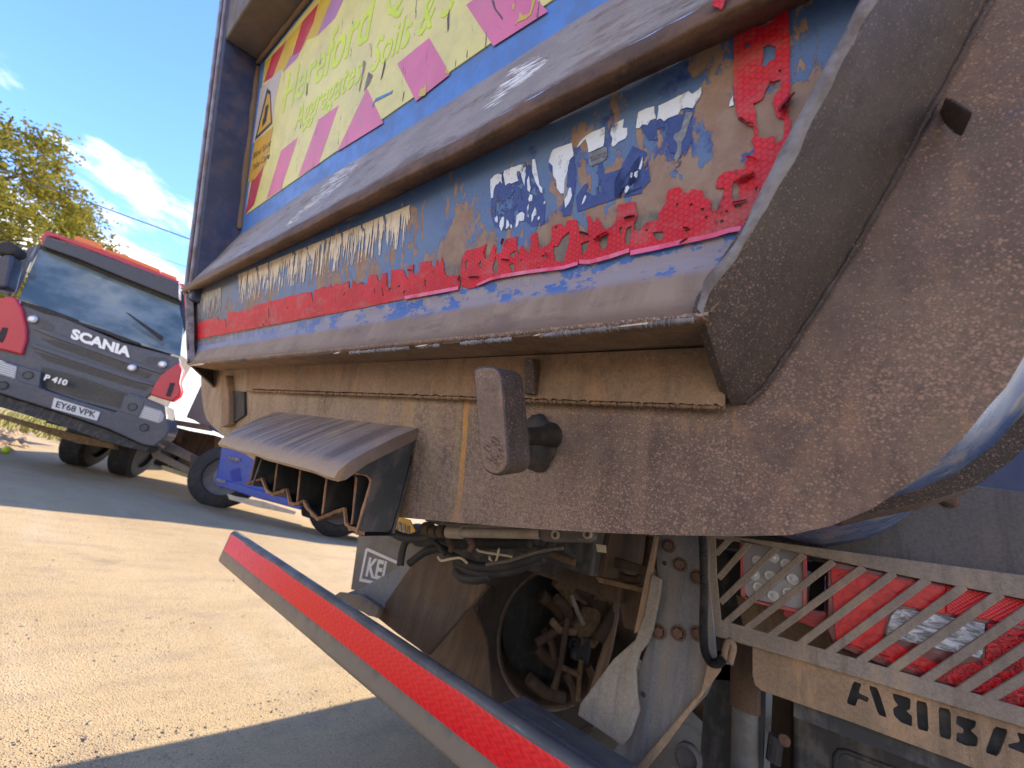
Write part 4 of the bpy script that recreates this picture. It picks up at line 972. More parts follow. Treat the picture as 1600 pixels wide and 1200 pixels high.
# ---- what is left of the painted-on lettering
def uvquad(name, quad, K, mat, nx=24):
    b = B(); P = [rk(px, py, K) for px, py in quad]   # bl, br, tr, tl
    for i in range(nx + 1):
        t = i / nx; b.v += [P[0].lerp(P[1], t), P[3].lerp(P[2], t)]
    b.f = [(2 * i, 2 * i + 2, 2 * i + 3, 2 * i + 1) for i in range(nx)]
    o = b.done(name, mat, tg, recalc=False)
    uv = o.data.uv_layers.new(name='UVMap')
    for l in o.data.loops:
        i = l.vertex_index; uv.data[l.index].uv = ((i // 2) / nx, i % 2)
    return o
K_L = 0.7488
uvquad('letter_row', [(373, 476), (640, 382), (641, 320), (371.5, 429)], K_L, M_peel)
uvquad('letter_row', [(298, 503), (345, 490), (345, 449), (296, 465)], K_L, mk_peel('flaking_grey_lettering', (0.44, 0.42, 0.38), 0.475, 110.0))
Z6 = lambda p: zoomed(p, 3.2, 660, 0)
ghost = [Ze([(170, 440), (200, 240), (330, 140), (500, 90), (560, 120), (640, 300), (690, 480), (680, 680), (560, 700), (480, 640), (300, 740), (200, 700), (160, 560)]), Ze([(720, 120), (760, 20), (960, -60), (990, 240), (960, 420), (930, 590), (830, 610), (870, 420), (780, 300)]),
         Ze([(1100, 120), (1240, 60), (1250, 200), (1500, 120), (1600, 20), (1620, 380), (1380, 430), (1000, 560), (980, 420), (1060, 300), (1140, 260)]), Zf([(0, 590), (0, 440), (150, 150), (270, 200), (300, 440), (200, 540)]), Z6([(1080, 620), (1180, 600), (1340, 560), (1350, 700), (1260, 880), (1200, 700), (1130, 700)])]
for gq in ghost: plate_px('letter_ghost', gq, 0.7492, M_ghost, tg, 0.0002)
frag = [Ze([(165, 430), (160, 250), (200, 205), (240, 195), (268, 205), (270, 290), (250, 260), (235, 290), (210, 300), (190, 350), (188, 420)]),
        Ze([(285, 200), (295, 165), (335, 145), (395, 125), (440, 108), (495, 100), (500, 200), (492, 240), (487, 312), (470, 260), (455, 200), (440, 165), (418, 175), (415, 200), (430, 262), (395, 270), (360, 290), (340, 280), (305, 310), (295, 250)]),
        Ze([(560, 60), (590, 50), (600, 110), (615, 190), (632, 300), (660, 330), (660, 380), (640, 370), (625, 320), (600, 290), (580, 230), (565, 180)]),
        Z6([(632, 810), (640, 770), (655, 748), (700, 730), (748, 714), (755, 780), (742, 790), (735, 800), (725, 850), (712, 900), (705, 965), (690, 965), (672, 940), (668, 900), (655, 880), (650, 830)]),
        Z6([(770, 742), (785, 710), (805, 688), (860, 655), (912, 634), (910, 690), (905, 730), (870, 745), (830, 762), (825, 720), (815, 695), (790, 720)]),
        Z6([(945, 640), (970, 612), (1008, 594), (1000, 640), (1022, 640), (1026, 670), (1015, 690), (980, 710), (955, 735), (945, 725), (950, 690), (940, 670)]),
        Z6([(1066, 640), (1072, 600), (1082, 560), (1120, 540), (1158, 530), (1160, 560), (1168, 590), (1140, 600), (1125, 625), (1100, 620), (1085, 640)]),
        Z6([(1172, 600), (1178, 570), (1180, 530), (1240, 500), (1330, 455), (1350, 470), (1395, 434), (1396, 460), (1380, 500), (1350, 540), (1320, 535), (1290, 547), (1280, 570), (1250, 580), (1225, 590), (1210, 607), (1190, 590)]),
        Ze([(875, 440), (900, 400), (915, 330), (935, 325), (943, 400), (915, 480), (880, 525)]), Ze([(245, 700), (255, 650), (275, 605), (292, 605), (288, 690), (265, 745)]), Ze([(400, 700), (415, 600), (440, 570), (470, 560), (488, 580), (485, 640), (455, 650), (440, 645), (425, 690), (405, 708)]),
        Ze([(555, 655), (560, 590), (590, 515), (607, 560), (600, 590), (580, 600), (570, 640)]), Ze([(200, 620), (225, 595), (235, 630), (228, 665), (205, 655)]), Zf([(82, 530), (95, 490), (115, 478), (125, 495), (108, 530), (92, 542)]), Zf([(128, 410), (140, 370), (152, 375), (145, 415)]), Zf([(165, 400), (170, 370), (195, 355), (192, 410), (180, 415)]), Zf([(200, 340), (218, 290), (235, 238), (232, 300), (218, 345)]),
        Ze([(1040, 490), (1055, 430), (1075, 395), (1085, 410), (1060, 470)]), Ze([(510, 600), (515, 520), (530, 480), (525, 610)]), Ze([(525, 430), (540, 390), (565, 400), (560, 450), (535, 460)]), Ze([(668, 470), (685, 455), (692, 475), (678, 490)]), Ze([(612, 620), (628, 600), (638, 615), (622, 640)]), Ze([(520, 350), (510, 260), (530, 215), (545, 330), (535, 370)]), Ze([(310, 720), (315, 630), (335, 650), (345, 690), (325, 720)]), Ze([(350, 710), (355, 680), (370, 690), (365, 720)]), Zg([(95, 830), (105, 790), (125, 745), (130, 820)])]
for fq in frag: plate_px('letter_fragment', ragged(fq, 0.45), 0.7486, M_letter, tg, 0.0005)
for fq in (Z6([(1320, 560), (1352, 560), (1330, 620), (1312, 680), (1295, 710), (1292, 770), (1268, 815), (1258, 790), (1275, 740), (1270, 710), (1255, 690), (1262, 670), (1290, 650)]), Z6([(840, 765), (905, 735), (925, 735), (920, 790), (900, 810), (840, 830), (830, 800)]), Z6([(670, 870), (690, 820), (715, 815), (725, 870), (720, 930), (735, 960), (725, 1030), (712, 1030), (700, 960), (680, 950)]), Ze([(1115, 10), (1270, -20), (1280, 50), (1190, 100), (1130, 100)])):
    plate_px('letter_fragment', ragged(fq, 0.6), 0.7488, M_letterg, tg, 0.0004)

# ---- latch lever
lat = zoomed([(455, 275), (462, 258), (480, 246), (520, 240), (560, 238), (600, 243), (630, 262), (652, 295), (668, 450), (682, 620), (700, 860), (706, 910), (702, 960), (688, 995), (665, 1020), (635, 1033), (600, 1030), (565, 1015), (535, 990), (518, 955), (508, 920), (495, 780), (480, 600), (466, 420)], 4.617, 640, 520)
b = B(); b.prism([rk(px, py, 0.665) for px, py in lat], NK * 0.046)
la = b.done('latch_lever', M_dark, T, bev=0.004, seg=3)
lcx = sum(p[0] for p in lat) / len(lat); lcy = sum(p[1] for p in lat) / len(lat)
b = B(); b.prism([rk(lcx + (px - lcx) * 0.90, lcy + (py - lcy) * 0.965, 0.6638) for px, py in lat], NK * 0.004); b.done('latch_face', M_latch, la, bev=0.0015)
b = B()
for i in range(70):
    a = random.uniform(0, 6.28); r = random.uniform(0, 1) ** 0.5
    px = 772 + math.cos(a) * r * 15; py = 706 + math.sin(a) * r * 25
    p = rk(px, py, 0.6636)
    rr = random.uniform(0.0012, 0.0034)
    b.lathe(p + NK * rr * 0.3, -NK, [(rr, 0), (rr * 0.8, rr * 0.5), (rr * 0.2, rr * 0.8)], 7)
b.done('weld_lump', M_latch, la, smooth=2)['kind'] = 'stuff'
c_ = rk(822, 682, 0.75)
M_grease = paint('black_grease', (0.016, 0.014, 0.013), (0.03, 0.024, 0.02), 0.5, 0.5, (0.10, 0.065, 0.045), 40)
b = B(); b.lathe(c_, NK, [(0.0, -0.045), (0.012, -0.045), (0.012, 0.0), (0.012, 0.03), (0.015, 0.05), (0.020, 0.062)], 24)
b.done('latch_shaft', M_grease, la, smooth=2)
b = B(); cc_ = rk(838, 692, 0.812); ring_n = 30
for j, (rr_, hh_) in enumerate(((0.033, 0.0), (0.030, 0.004), (0.024, 0.008), (0.016, 0.010), (0.001, 0.010))):
    for i in range(ring_n):
        a = 2 * math.pi * i / ring_n; e_ = V((math.cos(a), 0, 0)) + UPK * (1.25 * math.sin(a))
        p_ = cc_ + e_ * rr_ * (1 + 0.16 * mnoise.noise(V((math.cos(a) * 2, math.sin(a) * 2, 3)))); b.v.append(p_ - NK * hh_ * (1 + 0.5 * mnoise.noise(p_ * 90)))
b.f = [(j * ring_n + i, j * ring_n + (i + 1) % ring_n, (j + 1) * ring_n + (i + 1) % ring_n, (j + 1) * ring_n + i) for j in range(4) for i in range(ring_n)]
b.done('latch_collar', M_grease, la, smooth=2)

# ---- hooded coupling box on the centre line, open to the rear with ribs
hood = thing  # (name kept free)
yb_, zb_ = 0.462, 1.060
xL, xR = -1.225, -0.575
b = B(); prof = [(0.462, 1.062), (0.42, 1.030), (0.375, 0.990), (0.352, 0.968), (0.340, 0.950), (0.338, 0.938), (0.346, 0.934), (0.358, 0.940), (0.385, 0.972), (0.43, 1.010), (0.466, 1.040)]
nx = 40
for i in range(nx + 1):
    for (y, z) in prof:
        xl_ = -1.205 + max(0.0, 0.456 - y) * 0.78
        x = xl_ + (xR - xl_) * i / nx
        d_ = 0.003 * mnoise.noise(V((x * 14, y * 20, z * 20)))
        b.v.append(V((x, y + d_, z + d_)))
m_ = len(prof)
b.f = [(i * m_ + k, (i + 1) * m_ + k, (i + 1) * m_ + (k + 1) % m_, i * m_ + (k + 1) % m_) for i in range(nx) for k in range(m_)] + [tuple(range(m_)), tuple(range(nx * m_ + m_ - 1, nx * m_ - 1, -1))]
def mk_hood():
    m = Mt('streaked_step_plate', 0.42)
    st = m.noise(45, 6, 0.65, (1, 0.04, 0.04)); f = m.noise(150, 4, 0.7); n = m.noise(10, 5, 0.6)
    col = m.mix(m.mr(n, 0.35, 0.65), (0.27, 0.205, 0.165), (0.35, 0.265, 0.205))
    col = m.mix(m.math('MULTIPLY', m.mr(st, 0.46, 0.6), 0.75), col, (0.125, 0.088, 0.075))
    col = m.mix(m.math('MULTIPLY', m.mr(st, 0.46, 0.36), m.mr(n, 0.38, 0.58)), col, (0.46, 0.30, 0.10))
    y = m.axis(1); col = m.mix(m.mr(m.math('ADD', y, m.math('MULTIPLY', f, 0.012)), 0.362 - 3, 0.348 - 3, 0.0, 0.9), col, (0.40, 0.25, 0.13))
    return m.fin(col, m.mr(f, 0.3, 0.7, 0.36, 0.55), m.bump(m.math('ADD', f, st), 0.4, 0.0012))
hd = b.done('coupling_hood', mk_hood(), T, smooth=1)
M_boxside = paint('scraped_black_box', (0.028, 0.034, 0.038), (0.04, 0.046, 0.05), 0.45, 0.55, (0.15, 0.12, 0.10), 24)
xB = -1.035
Z4 = lambda p: zoomed(p, 3.636, 240, 580)
sp_px = Z4([(1503, 322), (1104, 545), (1120, 566), (1160, 580), (1218, 592), (1240, 616), (1236, 660), (1168, 906), (1180, 914), (1330, 916), (1350, 900), (1400, 740)])
SPP = [xc(px, py, xR - 0.001) for px, py in sp_px]
for x, w in ((xR - 0.001, -0.008), (xB + 0.001, 0.008)):
    b = B(); b.prism([V((x, p.y, p.z)) for p in SPP], V((w, 0, 0))); b.done('box_side', M_boxside, hd, bev=0.0012)
b = B(); q = spline([p + V((-0.004, -0.001, 0)) for p in SPP[2:9]], 6); b.tube(q, [0.0026 + 0.0012 * mnoise.noise(p * 60) for p in q], 6)
b.done('side_edge', M_torn, hd, smooth=2)
b = B(); b.prism([V((xB + 0.01, 0.480, 1.04)), V((xR - 0.01, 0.480, 1.04)), V((xR - 0.01, 0.495, 0.865)), V((xB + 0.01, 0.495, 0.865))], V((0, -0.006, 0)))
b.done('box_back', M_boxside, hd)
M_rib = paint('black_rib_plate', (0.022, 0.024, 0.025), (0.035, 0.034, 0.033), 0.5, 0.4, (0.11, 0.085, 0.065), 20)
Z4 = lambda p: zoomed(p, 3.636, 240, 580)
for top_, bot_ in (((593, 420), (556, 622)), ((712, 462), (688, 690)), ((842, 498), (822, 745)), ((993, 545), (966, 815)), ((1157, 588), (1134, 872))):
    (ta, tb), (ba, bb_) = Z4([top_, bot_])
    f0 = yc(ta - 2, tb - 12, 0.372); f1 = yc(ta, tb, 0.385); f2 = yc(ta + 0.4, tb + 6, 0.396); f3 = yc(ba, bb_, 0.418)
    x_ = f2.x
    rp = [V((x_, p.y, p.z)) for p in (f0, f1, f2)] + [V((f3.x, f3.y, f3.z)), V((f3.x, 0.488, f3.z)), V((x_, 0.478, f0.z))]
    b = B(); b.prism(rp, V((-0.005, 0, 0))); rb = b.done('box_rib', M_rib, hd)
    b = B(); q = spline([p + V((-0.0025, -0.001, 0)) for p in rp[:4]], 7); b.tube(q, [0.0024 + 0.0012 * mnoise.noise(p * 60) for p in q], 6)
    b.done('rib_edge', M_torn, hd, smooth=2)
# torn lower plate: rises and dips between the ribs
torn = Z4([(528, 632), (560, 622), (612, 604), (640, 672), (672, 690), (720, 676), (752, 664), (772, 742), (800, 748), (850, 730), (876, 776), (900, 800), (930, 830), (975, 812), (1030, 788), (1080, 772), (1088, 850), (1110, 880), (1140, 884), (1172, 908), (1200, 912)])
tp_ = []
for (x0, y0), (x1, y1) in zip(torn, torn[1:]):
    for k in range(5):
        t = k / 5; tp_.append((x0 + (x1 - x0) * t, y0 + (y1 - y0) * t + random.uniform(-0.5, 0.5)))
tp_.append(torn[-1])
lo = [yc(px, py, 0.414) for px, py in tp_]
hi = [yc(px, py - 0.5, 0.418) + V((0, 0.002, -0.007 + 0.003 * mnoise.noise(V((px * .2, 1, 1))))) for px, py in tp_]
m_ = len(lo)
b = B(); b.v = lo + hi + [p + V((0, 0.006, 0)) for p in lo]
b.f = [(i, i + 1, m_ + i + 1, m_ + i) for i in range(m_ - 1)] + [(i, i + 1, 2 * m_ + i + 1, 2 * m_ + i) for i in range(m_ - 1)]
b.done('torn_edge', M_torn, hd, smooth=1)
b = B(); b.v = hi + [V((p.x, 0.49, 0.872)) for p in hi]; b.f = [(i, i + 1, m_ + i + 1, m_ + i) for i in range(m_ - 1)]
b.done('box_floor', M_rib, hd, smooth=2)
# hook and slot at the far side of the flange
b = B(); b.prism([rk(345, 588, 0.79), rk(352, 586, 0.79), rk(357, 625, 0.79), rk(356, 664, 0.79), rk(346, 668, 0.79)], NK * 0.03)
b.done('side_hook', M_strip, T, bev=0.004)
b = B(); b.prism([rk(359, 610, 0.806), rk(381, 612, 0.806), rk(382, 648, 0.806), rk(360, 664, 0.806)], NK * 0.01)
b.done('hook_slot', M_rubber, T)

# ---- under-run bar
YB = 0.80
zt_, zb2 = 0.598, 0.466
b = B(); rr = 0.030; prof = []
x0b, x1b = -1.975, 0.16
def rprof(y0, y1, z0, z1, r, n=5):
    out = []
    for cxx, czz, a0 in ((y0 + r, z0 + r, 180), (y1 - r, z0 + r, 270), (y1 - r, z1 - r, 0), (y0 + r, z1 - r, 90)):
        for k in range(n + 1):
            a = rad(a0 + 90 * k / n); out.append((cxx + r * math.cos(a), czz + r * math.sin(a)))
    return out
prof = rprof(YB, YB + 0.034, zb2, zt_, 0.016); m_ = len(prof); nx = 60
for i in range(nx + 1):
    x = x0b + (x1b - x0b) * i / nx
    for y, z in prof: b.v.append(V((x, y + 0.0015 * mnoise.noise(V((x * 5, z * 8, 0))), z)))
b.f = [(i * m_ + k, (i + 1) * m_ + k, (i + 1) * m_ + (k + 1) % m_, i * m_ + (k + 1) % m_) for i in range(nx) for k in range(m_)] + [tuple(range(m_)), tuple(range(nx * m_ + m_ - 1, nx * m_ - 1, -1))]
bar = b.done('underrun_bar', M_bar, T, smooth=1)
b = B(); zt3, zb3 = 0.584, 0.517
nx = 60
for i in range(nx + 1):
    x = x0b + 0.012 + (x1b - x0b - 0.03) * i / nx
    y = YB + 0.0015 * mnoise.noise(V((x * 5, 0.55 * 8, 0))) - 0.0012
    b.v += [V((x, y + 0.0018, zt3)), V((x, y, zt3 - 0.008)), V((x, y, zb3))]
b.f = [(3 * i + k, 3 * i + 3 + k, 3 * i + 4 + k, 3 * i + 1 + k) for i in range(nx) for k in range(2)]
b.done('bar_tape', M_bartape, bar, smooth=1)
# adaptor boxes that carry the bar
for side in (1,):
    f = (lambda x: x) if side == 1 else (lambda x: 2 * C0 - x)
    b = B(); xa, xb = sorted((f(-0.50), f(-0.235)))
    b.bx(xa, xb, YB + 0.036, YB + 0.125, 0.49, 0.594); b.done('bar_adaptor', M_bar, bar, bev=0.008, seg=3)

# ---- right bracket, galvanised, bolted to the chassis end
YW = 1.15
web = [(1030, 800), (1110, 800), (1108, 900), (1114, 960), (1122, 1045), (1105, 1085), (1020, 1180), (990, 1215), (935, 1215), (972, 1150), (998, 1105), (997, 1050), (1012, 1005), (1020, 970), (1027, 900), (1024, 860)]
b = B(); b.prism([yc(px, py, YW) for px, py in web], V((0, 0.010, 0))); bra = b.done('bar_bracket', M_galv, T, bev=0.002)
lob = [(1018, 896), (1034, 905), (1031, 930), (1020, 985), (1012, 1005), (1000, 1020), (993, 1045), (995, 1085), (999, 1110), (985, 1150), (972, 1166), (935, 1140), (902, 1118), (906, 1100), (958, 1030), (992, 1000), (1006, 960)]
b = B(); b.prism([yc(px, py, YW - 0.035) for px, py in lob], V((0, 0.014, 0))); b.done('bracket_lobe', M_tanplate, bra, bev=0.004, seg=3)
b = B()
fl2 = [(1104, 1040), (1124, 1030), (1124, 1050), (1040, 1165), (995, 1220), (975, 1220), (1010, 1180), (1095, 1080)]
b.prism([yc(px, py, YW - 0.022) for px, py in fl2], V((0, 0.03, 0))); b.done('bracket_flange', M_tan, bra, bev=0.003)
bolts = [(1063, 882), (1030, 987), (1060, 989), (1091, 990), (1090, 902), (1045, 853)]
for px, py in bolts:
    c_ = yc(px, py, YW); bb = B(); bb.lathe(c_, V((0, -1, 0)), [(0.0, 0.0), (0.0175, 0.0), (0.0175, 0.004), (0.013, 0.0042)], 20)
    bb.lathe(c_, V((0, -1, 0)), [(0.0125, 0.004), (0.0125, 0.013), (0.010, 0.015), (0.0, 0.015)], 6)
    bb.done('bolt', M_boltrust, bra, smooth=1)
for px, py in ((1038, 880), (1005, 1085)):
    bb = B(); bb.lathe(yc(px, py, YW - 0.001), V((0, -1, 0)), [(0.006, 0.0), (0.0, 0.0006)], 14); bb.done('bolt_hole', M_rubber, bra)
# tan gusset strip running up beside the web
b = B(); b.prism([yc(1018, 896, YW - 0.03), yc(1027, 838, YW - 0.03), yc(1022, 836, YW - 0.03), yc(1008, 900, YW - 0.03), yc(990, 990, YW - 0.03), yc(1006, 985, YW - 0.03)], V((0, 0.02, 0)))
b.done('bracket_rib', M_tan, bra, bev=0.002)
# far-side bracket
YL = 1.15
b = B(); b.prism([yc(px, py, YL) for px, py in ((601, 942), (655, 868), (690, 862), (715, 884), (762, 915), (668, 1024), (620, 990), (590, 966))], V((0.0, 0.02, 0)))
b2 = b.done('bar_bracket', M_under, T, bev=0.003)
b = B(); b.prism([yc(px, py, YL - 0.05) if px < 600 else yc(px, py, YL - 0.001) for px, py in ((560, 920), (600, 905), (655, 866), (601, 944), (592, 966), (575, 962), (535, 935), (545, 925))], V((0, 0.008, 0)))
b.done('bracket_flange', M_galv, b2, bev=0.002)
b = B(); b.prism([yc(px, py, YL - 0.06) for px, py in ((530, 925), (566, 930), (592, 948), (588, 966), (556, 952), (520, 932))], V((0, 0.02, 0)))
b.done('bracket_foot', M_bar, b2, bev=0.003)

# ---- lamp guard
YG = 1.18
gp = lambda px, py, d=0.0: yc(px, py, YG + d)
def edge_line(p, q, x): return p[1] + (q[1] - p[1]) * (x - p[0]) / (q[0] - p[0])
XR = 1880
t0_, t1_ = (1105, 828), (1600, 911); i0, i1 = (1124, 843), (1548, 927)
bo0, bo1 = (1114, 993), (1600, 1137); bi0, bi1 = (1135, 970), (1600, 1106)
top_in = lambda x: edge_line((1298, 877), (1548, 926), x)
outl = [(1103, 832), (1600, 899), (XR, edge_line((1480, 880), (1600, 899), XR)), (XR, edge_line(bo0, bo1, XR)), (1600, 1137), (1300, 1047), (1114, 993), (1107, 900)]
win = [(1118, 841), (1200, top_in(1200) - 4), (1400, top_in(1400)), (1848, top_in(1848)), (1848, edge_line(bi0, bi1, 1848)), (1600, 1106), (1300, edge_line(bi0, bi1, 1300)), (1127, 969), (1120, 900)]
b = B(); b.holes([[gp(*p) for p in outl], [gp(*p) for p in win]], V((0, 0.006, 0)))
gu = b.done('lamp_guard', M_guard, T, bev=0.0018)
# slanted bars
def slat(xb):
    yb2 = edge_line(bi0, bi1, xb) + 4
    dx, dy = 190.0, -165.0 + 0.02 * (xb - 1300)
    return xb, yb2, dx, dy
tops = [1150, 1170, 1201, 1245, 1285, 1331, 1376, 1422, 1470, 1525, 1580, 1650, 1720, 1790, 1850]
bots = [(1120, 864), (1124, 902), (1127, 940), (1135, 972), (1168, 981), (1204, 993), (1248, 1008), (1290, 1023), (1334, 1040), (1380, 1056), (1432, 1072), (1486, 1089), (1530, 1100), (1600, 1120), (1660, 1135), (1730, 1150), (1790, 1170)]
tp = [(1142, 841), (1172, 847), (1213, 856), (1254, 868), (1300, 879), (1347, 888), (1394, 897), (1447, 907), (1503, 918), (1560, 929), (1622, 941), (1690, 953), (1755, 966), (1815, 978), (1848, 1010), (1848, 1065), (1848, 1110)]
for (bx_, by_), (tx_, ty_) in zip(bots, tp):
    a = gp(bx_, by_, 0.003); c = gp(tx_, ty_, 0.003); e = (c - a).normalized(); w = V((0, 1, 0)).cross(e).normalized()
    a = a - e * 0.004; c = c + e * 0.004
    b = B(); b.box((a + c) / 2, ((c - a).length / 2, 0.0027, 0.0069), (e, V((0, 1, 0)), w)); b.done('guard_bar', M_guard, gu, bev=0.0018)
# plate under the guard with letters cut through it
lowo = [(1176, 1006), (1300, 1044), (1600, 1133), (XR, 1216), (XR, 1330), (1600, 1231), (1496, 1190), (1330, 1128), (1190, 1079), (1180, 1070), (1176, 1055)]
Zk = lambda p: zoomed(p, 3.333, 1120, 1000)
lets = [Zk([(712, 214), (754, 228), (738, 276), (792, 300), (786, 326), (736, 304), (722, 346), (674, 330)]), Zk([(790, 236), (838, 250), (888, 406), (842, 390)]),
        Zk([(914, 276), (1010, 304), (1008, 362), (986, 368), (1018, 398), (1018, 452), (960, 430), (922, 392), (918, 356), (944, 340), (922, 310)]), Zk([(1038, 312), (1096, 328), (1104, 480), (1046, 464)]),
        Zk([(1154, 346), (1218, 364), (1222, 522), (1160, 504)]), Zk([(1250, 392), (1352, 422), (1346, 456), (1322, 470), (1362, 508), (1356, 556), (1300, 552), (1246, 528), (1250, 480), (1282, 486), (1284, 462), (1246, 438)]),
        Zk([(1446, 448), (1520, 468), (1466, 610), (1396, 586)]), Zk([(1562, 480), (1640, 500), (1720, 690), (1650, 660), (1620, 600), (1520, 560), (1518, 542), (1580, 530)])]
def chaikin(l, k=2):
    for _ in range(k):
        l = [q for i in range(len(l)) for q in ((l[i][0] * .88 + l[(i + 1) % len(l)][0] * .12, l[i][1] * .88 + l[(i + 1) % len(l)][1] * .12), (l[i][0] * .12 + l[(i + 1) % len(l)][0] * .88, l[i][1] * .12 + l[(i + 1) % len(l)][1] * .88))]
    return l
lets = [chaikin(l, 1) for l in lets]
b = B(); b.holes([[gp(*p, 0.012) for p in lowo]] + [[gp(*p, 0.012) for p in l] for l in lets], V((0, 0.005, 0)))
b.done('name_plate', M_tan, gu)
b = B(); b.prism([gp(1240, 1030, 0.032), gp(1800, 1190, 0.032), gp(1800, 1330, 0.032), gp(1240, 1120, 0.032)], V((0, 0.004, 0))); b.done('backing_plate', M_blackpl, gu)
# tail lamp behind the bars
YT = 1.208
lp = lambda px, py, d=0.0: yc(px, py, YT + d)
b = B(); b.prism([lp(1291, 868), (lp(1860, 985)), lp(1860, 1210), lp(1600, 1130), lp(1302, 1010), lp(1291, 985)], V((0, 0.06, 0)))
tl = b.done('tail_lamp', M_lampdk, T, bev=0.004)
b = B(); b.prism([lp(1297, 886, -0.004), lp(1478, 916, -0.004), lp(1478, 960, -0.004), lp(1405, 945, -0.004), lp(1388, 958, -0.004), lp(1378, 995, -0.004), lp(1470, 1040, -0.004), lp(1470, 1052, -0.004), lp(1306, 1000, -0.004)], V((0, 0.008, 0))); b.done('lamp_lens', M_lampred, tl, bev=0.001)
b = B(); b.prism([lp(1478.5, 915, -0.005), lp(1640, 946, -0.005), lp(1640, 984, -0.005), lp(1478.5, 958, -0.005)], V((0, 0.008, 0))); b.done('reflector', M_lampgrid, tl, bev=0.001)
b = B(); b.prism([lp(1472, 1047, -0.003), lp(1540, 1030, -0.003), lp(1544, 974, -0.003), lp(1640, 990, -0.003), lp(1640, 1120, -0.003), lp(1480, 1066, -0.003), lp(1310, 1005, -0.003), lp(1375, 998, -0.003)], V((0, 0.006, 0))); b.done('lamp_lens', M_lampfac, tl)
b = B(); b.prism([lp(1383, 990, -0.008), lp(1392, 962, -0.008), lp(1400, 953, -0.008), lp(1412, 951, -0.008), lp(1540, 975, -0.008), lp(1536, 1022, -0.008), lp(1530, 1029, -0.008), lp(1390, 996, -0.008)], V((0, 0.010, 0))); b.done('reverse_lens', M_clear, tl, bev=0.002)
b = B(); b.prism([lp(1225, 948, 0.02), lp(1300, 958, 0.02), lp(1300, 990, 0.02), lp(1250, 972, 0.02), lp(1225, 962, 0.02)], V((0, 0.004, 0))); b.done('side_reflector', mk_lamp('dull_red_panel', (0.5, 0.01, 0.02), (0.4, 0.01, 0.02), 20), tl)
# square work lamp
YLd = 1.205
wp = lambda px, py, d=0.0: yc(px, py, YLd + d)
ro = [(1156, 845), (1166, 840), (1256, 856), (1261, 862), (1261, 955), (1254, 960), (1168, 940), (1157, 930)]
ri = [(1162, 850), (1168, 847), (1250, 861), (1254, 866), (1254, 948), (1248, 952), (1170, 934), (1163, 926)]
b = B(); b.holes([[wp(*p) for p in ro], [wp(*p) for p in ri]], V((0, 0.03, 0))); wl_ = b.done('work_lamp', M_ledred, T, bev=0.0015)
b = B(); b.prism([wp(*p, 0.008) for p in ri], V((0, 0.02, 0))); b.done('lamp_face', M_ledface, wl_)
for px, py in ((1183, 876), (1208, 871), (1228, 881), (1178, 898), (1203, 900), (1238, 905), (1185, 918), (1208, 931), (1232, 926)):
    c_ = wp(px, py, 0.008); bb = B(); bb.lathe(c_, V((0, -1, 0)), [(0.0125, 0.0), (0.0125, 0.002), (0.010, 0.0035), (0.008, 0.002), (0.006, 0.003), (0.0, 0.0045)], 18); bb.done('led_lens', M_ledlens, wl_, smooth=2)
# housing sheet behind the lamps
b = B(); b.prism([yc(1150, 930, 1.34), yc(1900, 1100, 1.34), yc(1900, 1330, 1.34), yc(1185, 1075, 1.34)], V((0, 0.006, 0))); b.done('lamp_housing', M_tan, T)
b = B(); b.prism([yc(1270, 870, 1.31), yc(1290, 872, 1.31), yc(1288, 955, 1.31), yc(1262, 950, 1.31)], V((0, 0.01, 0))); b.done('housing_slot', M_rubber, T)

# ---- grey rear beam above the guard
b = B(); b.prism([yc(1090, 700, 1.27), yc(1900, 808, 1.27), yc(1900, 960, 1.27), yc(1090, 850, 1.27)], V((0, 0.09, 0)))
b.done('rear_beam', M_beam, T, bev=0.004)
b = B(); b.bx(C0 + 0.5, 0.47, 1.42, 1.47, 1.02, 1.62); b.done('mudguard_panel', paint('deep_blue_panel', (0.012, 0.02, 0.075), (0.015, 0.025, 0.09), 0.3, 0.1), T)
bb = B(); bb.lathe(yc(1482, 781, 1.27), V((0, -1, 0)), [(0.017, 0), (0.017, 0.006), (0.011, 0.012), (0, 0.013)], 10); bb.done('bolt', M_boltrust, T)

b = B(); b.prism([yc(1095, 850, 1.5), yc(1230, 880, 1.5), yc(1230, 1070, 1.5), yc(1095, 1060, 1.5)], V((0, 0.01, 0))); b.done('dark_backing', M_blackpl, T)  # dark backing added to hide the sunlit ground behind the guard
b = B(); b.prism([yc(955, 860, 1.6), yc(1060, 880, 1.6), yc(1060, 1010, 1.6), yc(975, 980, 1.6)], V((0, 0.01, 0))); b.done('dark_backing', M_under, T)  # second added backing, closing a bright gap under the body
# ---- dark tank and pipes below the lamps, right
b = B(); b.prism([yc(1240, 1085, 1.42), yc(1700, 1250, 1.42), yc(1700, 1500, 1.42), yc(1240, 1500, 1.42)], V((0, 0.5, 0))); tk = b.done('battery_box', M_blackpl, T, bev=0.01)
b = B(); q = [yc(1305, 1240, 1.418), yc(1306, 1182, 1.418), yc(1312, 1174, 1.418), yc(1322, 1174, 1.418), yc(1400, 1204, 1.418), yc(1520, 1250, 1.418)]
b.tube(q, 0.006, 8); b.done('box_seam', M_blackpl, tk, smooth=2)
b = B(); b.tube([yc(1166, 1000, 1.36), yc(1164, 1108, 1.36)], 0.034, 20); xp = b.done('exhaust_pipe', M_under, T, smooth=1)
b = B(); b.tube([yc(1164, 1100, 1.36), yc(1162, 1320, 1.36)], 0.029, 20); b.done('exhaust_tail', paint('grey_pipe', (0.16, 0.155, 0.14), (0.10, 0.10, 0.09), 0.6, 0.4), xp, smooth=1)
b = B(); b.bx(-0.23, -0.10, 1.5, 1.56, 0.2, 0.75); b.done('chassis_hanger', M_blackpl, T, bev=0.01)
